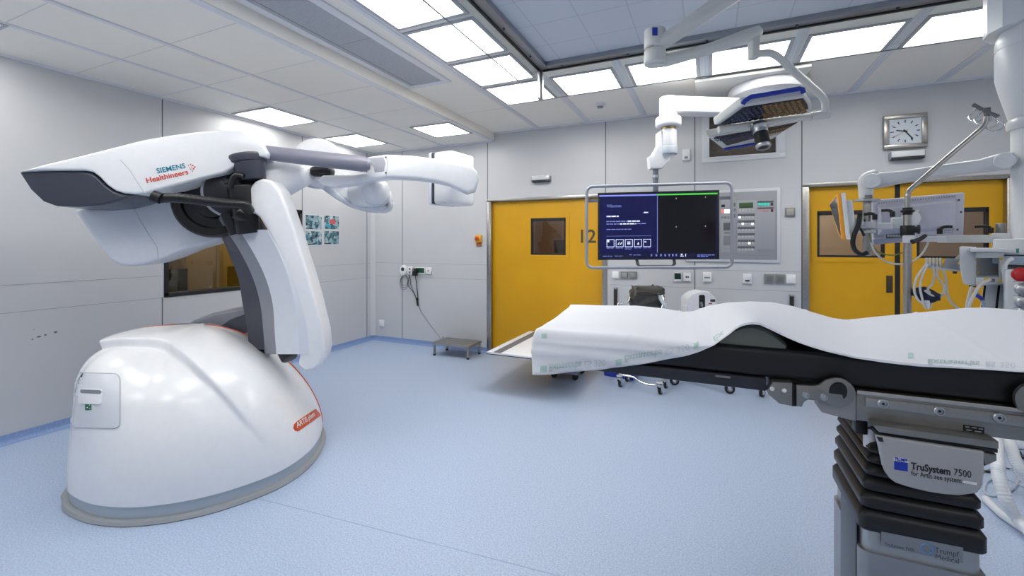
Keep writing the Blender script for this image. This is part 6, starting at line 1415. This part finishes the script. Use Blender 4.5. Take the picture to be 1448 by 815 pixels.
m = MB(); m.loft([[at_d(1311,425,2.36)+SIDE*a*s+UP*b*s-UP*zz_+SIDE*0.0-INW*c*s for a,b,c in ((-0.012,0,0.008),(0.012,0,0.008),(0.012,0,-0.008),(-0.012,0,-0.008))] for zz_, s in ((0.0,0.8),(0.02,1.0),(0.045,0.7))]); solo(m.build('cable_plug', SWITCHW, None), 'white plug hanging at the bottom of the cable loops', 'plug')
wire([(1374,406,2.25),(1371,416,2.24),(1368,428,2.24),(1366,440,2.24)],0.007,CABLEW,'left white cable dropping from the module rack to the sheet')
wire([(1400,396,2.23),(1391,400,2.2),(1383,408,2.19),(1376,420,2.19),(1371,432,2.19),(1369,442,2.2)],0.007,CABLEW,'white cable from the yellow plug curving down to the sheet')
wire([(1378,408,2.25),(1384,418,2.24),(1390,428,2.24),(1392,440,2.24)],0.006,mat('cable_pale_blue',(170,186,214),0.5),'pale blue cable below the module rack with a blue plug')
m = MB(); o = at_d(1384.5,420,2.22); m.cyl(o+UP*0.013-SIDE*0.014, o-UP*0.013+SIDE*0.014, 0.009, seg=14, bev=0.002); solo(m.build('cable_plug', BLUE, None), 'small blue plug on the pale blue cable', 'plug')
# breathing hoses and cables on the floor behind the table
def hose(q, r, label, mt):
    pts = spline([at_z(x,y,z)+UP*0 for x,y,z in q], 22); n_ = len(pts)
    m = MB(); m.tube(pts, [r*(1+0.05*math.cos(i*2.2)) for i in range(n_)], 12); return solo(m.build('breathing_hose', mt, None), label, 'hose', 'corrugated hoses behind the table')
HS = mat('hose_white', (214,218,224), 0.4)
hose([(1408,610,0.34),(1411,650,0.3),(1412,672,0.25),(1424,710,0.14),(1442,738,0.05),(1475,772,0.035)],0.03,'thick white corrugated hose bending down beside the table column to the frame edge',HS)
hose([(1425,606,0.30),(1431,636,0.24),(1441,662,0.17),(1456,684,0.09),(1484,706,0.04)],0.03,'thick white corrugated hose leaving the picture higher at the right edge',HS)
hose([(1394,706,0.022),(1412,724,0.022),(1432,739,0.022),(1460,757,0.022)],0.02,'thinner white hose lying on the floor right of the bellows',HS)
def fcable(q, r, mt, label): m = MB(); m.tube([at_z(x,y,r) for x,y in q], r, 8, 6); return solo(m.build('cable', mt, None), label, 'cable')
fcable([(1378,676),(1398,664),(1428,664),(1440,676),(1430,694),(1404,702),(1392,694),(1398,680),(1420,676),(1450,690),(1475,700)],0.006,mat('cable_pale_grey',(172,182,194),0.5),'pale grey cable coiled on the floor right of the column')
fcable([(1385,664),(1400,668),(1412,662),(1430,664),(1460,670)],0.007,BLACK,'black cable on the floor behind the white hoses')
q0 = at_z(1432,652,0); mb = thing('white_base','low white wheeled machine base on the floor right of the hoses','machine base',q0+V((0.25,0.15,0)))
m = MB(); m.obox(q0+V((0.33,0.22,0.13)), (0.62,0.42,0.10), None, 0.03, 3); m.build('base_cover', SUPW, mb)
for dx, dy in ((0.06,0.06),(0.6,0.06),(0.06,0.38),(0.6,0.38)): castor(mb, q0.x+dx, q0.y+dy, 0.035, 0.09, 0.5)
m = MB(); m.obox(q0+V((0.30,0.20,0.184)), (0.30,0.2,0.012), None, 0.004); solo(m.build('folder', mat('folder_beige',(206,192,172),0.5), None), 'beige flat folder lying on the low white machine base', 'folder')
# ================================================================ CAMERA, RENDER LOOK
cam = bpy.data.cameras.new('camera'); cam.sensor_fit = 'HORIZONTAL'; cam.sensor_width = 36; cam.lens = 36*FPX/1448
cam.shift_y = -(407.5-HORIZON)/1448; cam.clip_start = 0.02
co = bpy.data.objects.new('camera', cam); C.objects.link(co); co.location = (0,0,EYE); co.rotation_euler = (math.pi/2, 0, YAW)
sc = bpy.context.scene; sc.camera = co
wd = bpy.data.worlds.new('world'); sc.world = wd; wd.use_nodes = True
wd.node_tree.nodes['Background'].inputs[0].default_value = (0.5,0.55,0.6,1); wd.node_tree.nodes['Background'].inputs[1].default_value = 0.0
sc.view_settings.view_transform = 'Standard'; sc.view_settings.look = 'None'; sc.view_settings.gamma = 1; sc.view_settings.use_curve_mapping = False
sc.view_settings.exposure = EXPOSURE
cy = sc.cycles; cy.max_bounces = 10; cy.diffuse_bounces = 7; cy.glossy_bounces = 4; cy.transmission_bounces = 4; cy.transparent_max_bounces = 8
cy.caustics_reflective = False; cy.caustics_refractive = False; cy.sample_clamp_indirect = 4.0
cy.use_denoising = True
try: cy.denoiser = 'OPENIMAGEDENOISE'; cy.denoising_input_passes = 'RGB_ALBEDO_NORMAL'
except Exception: pass
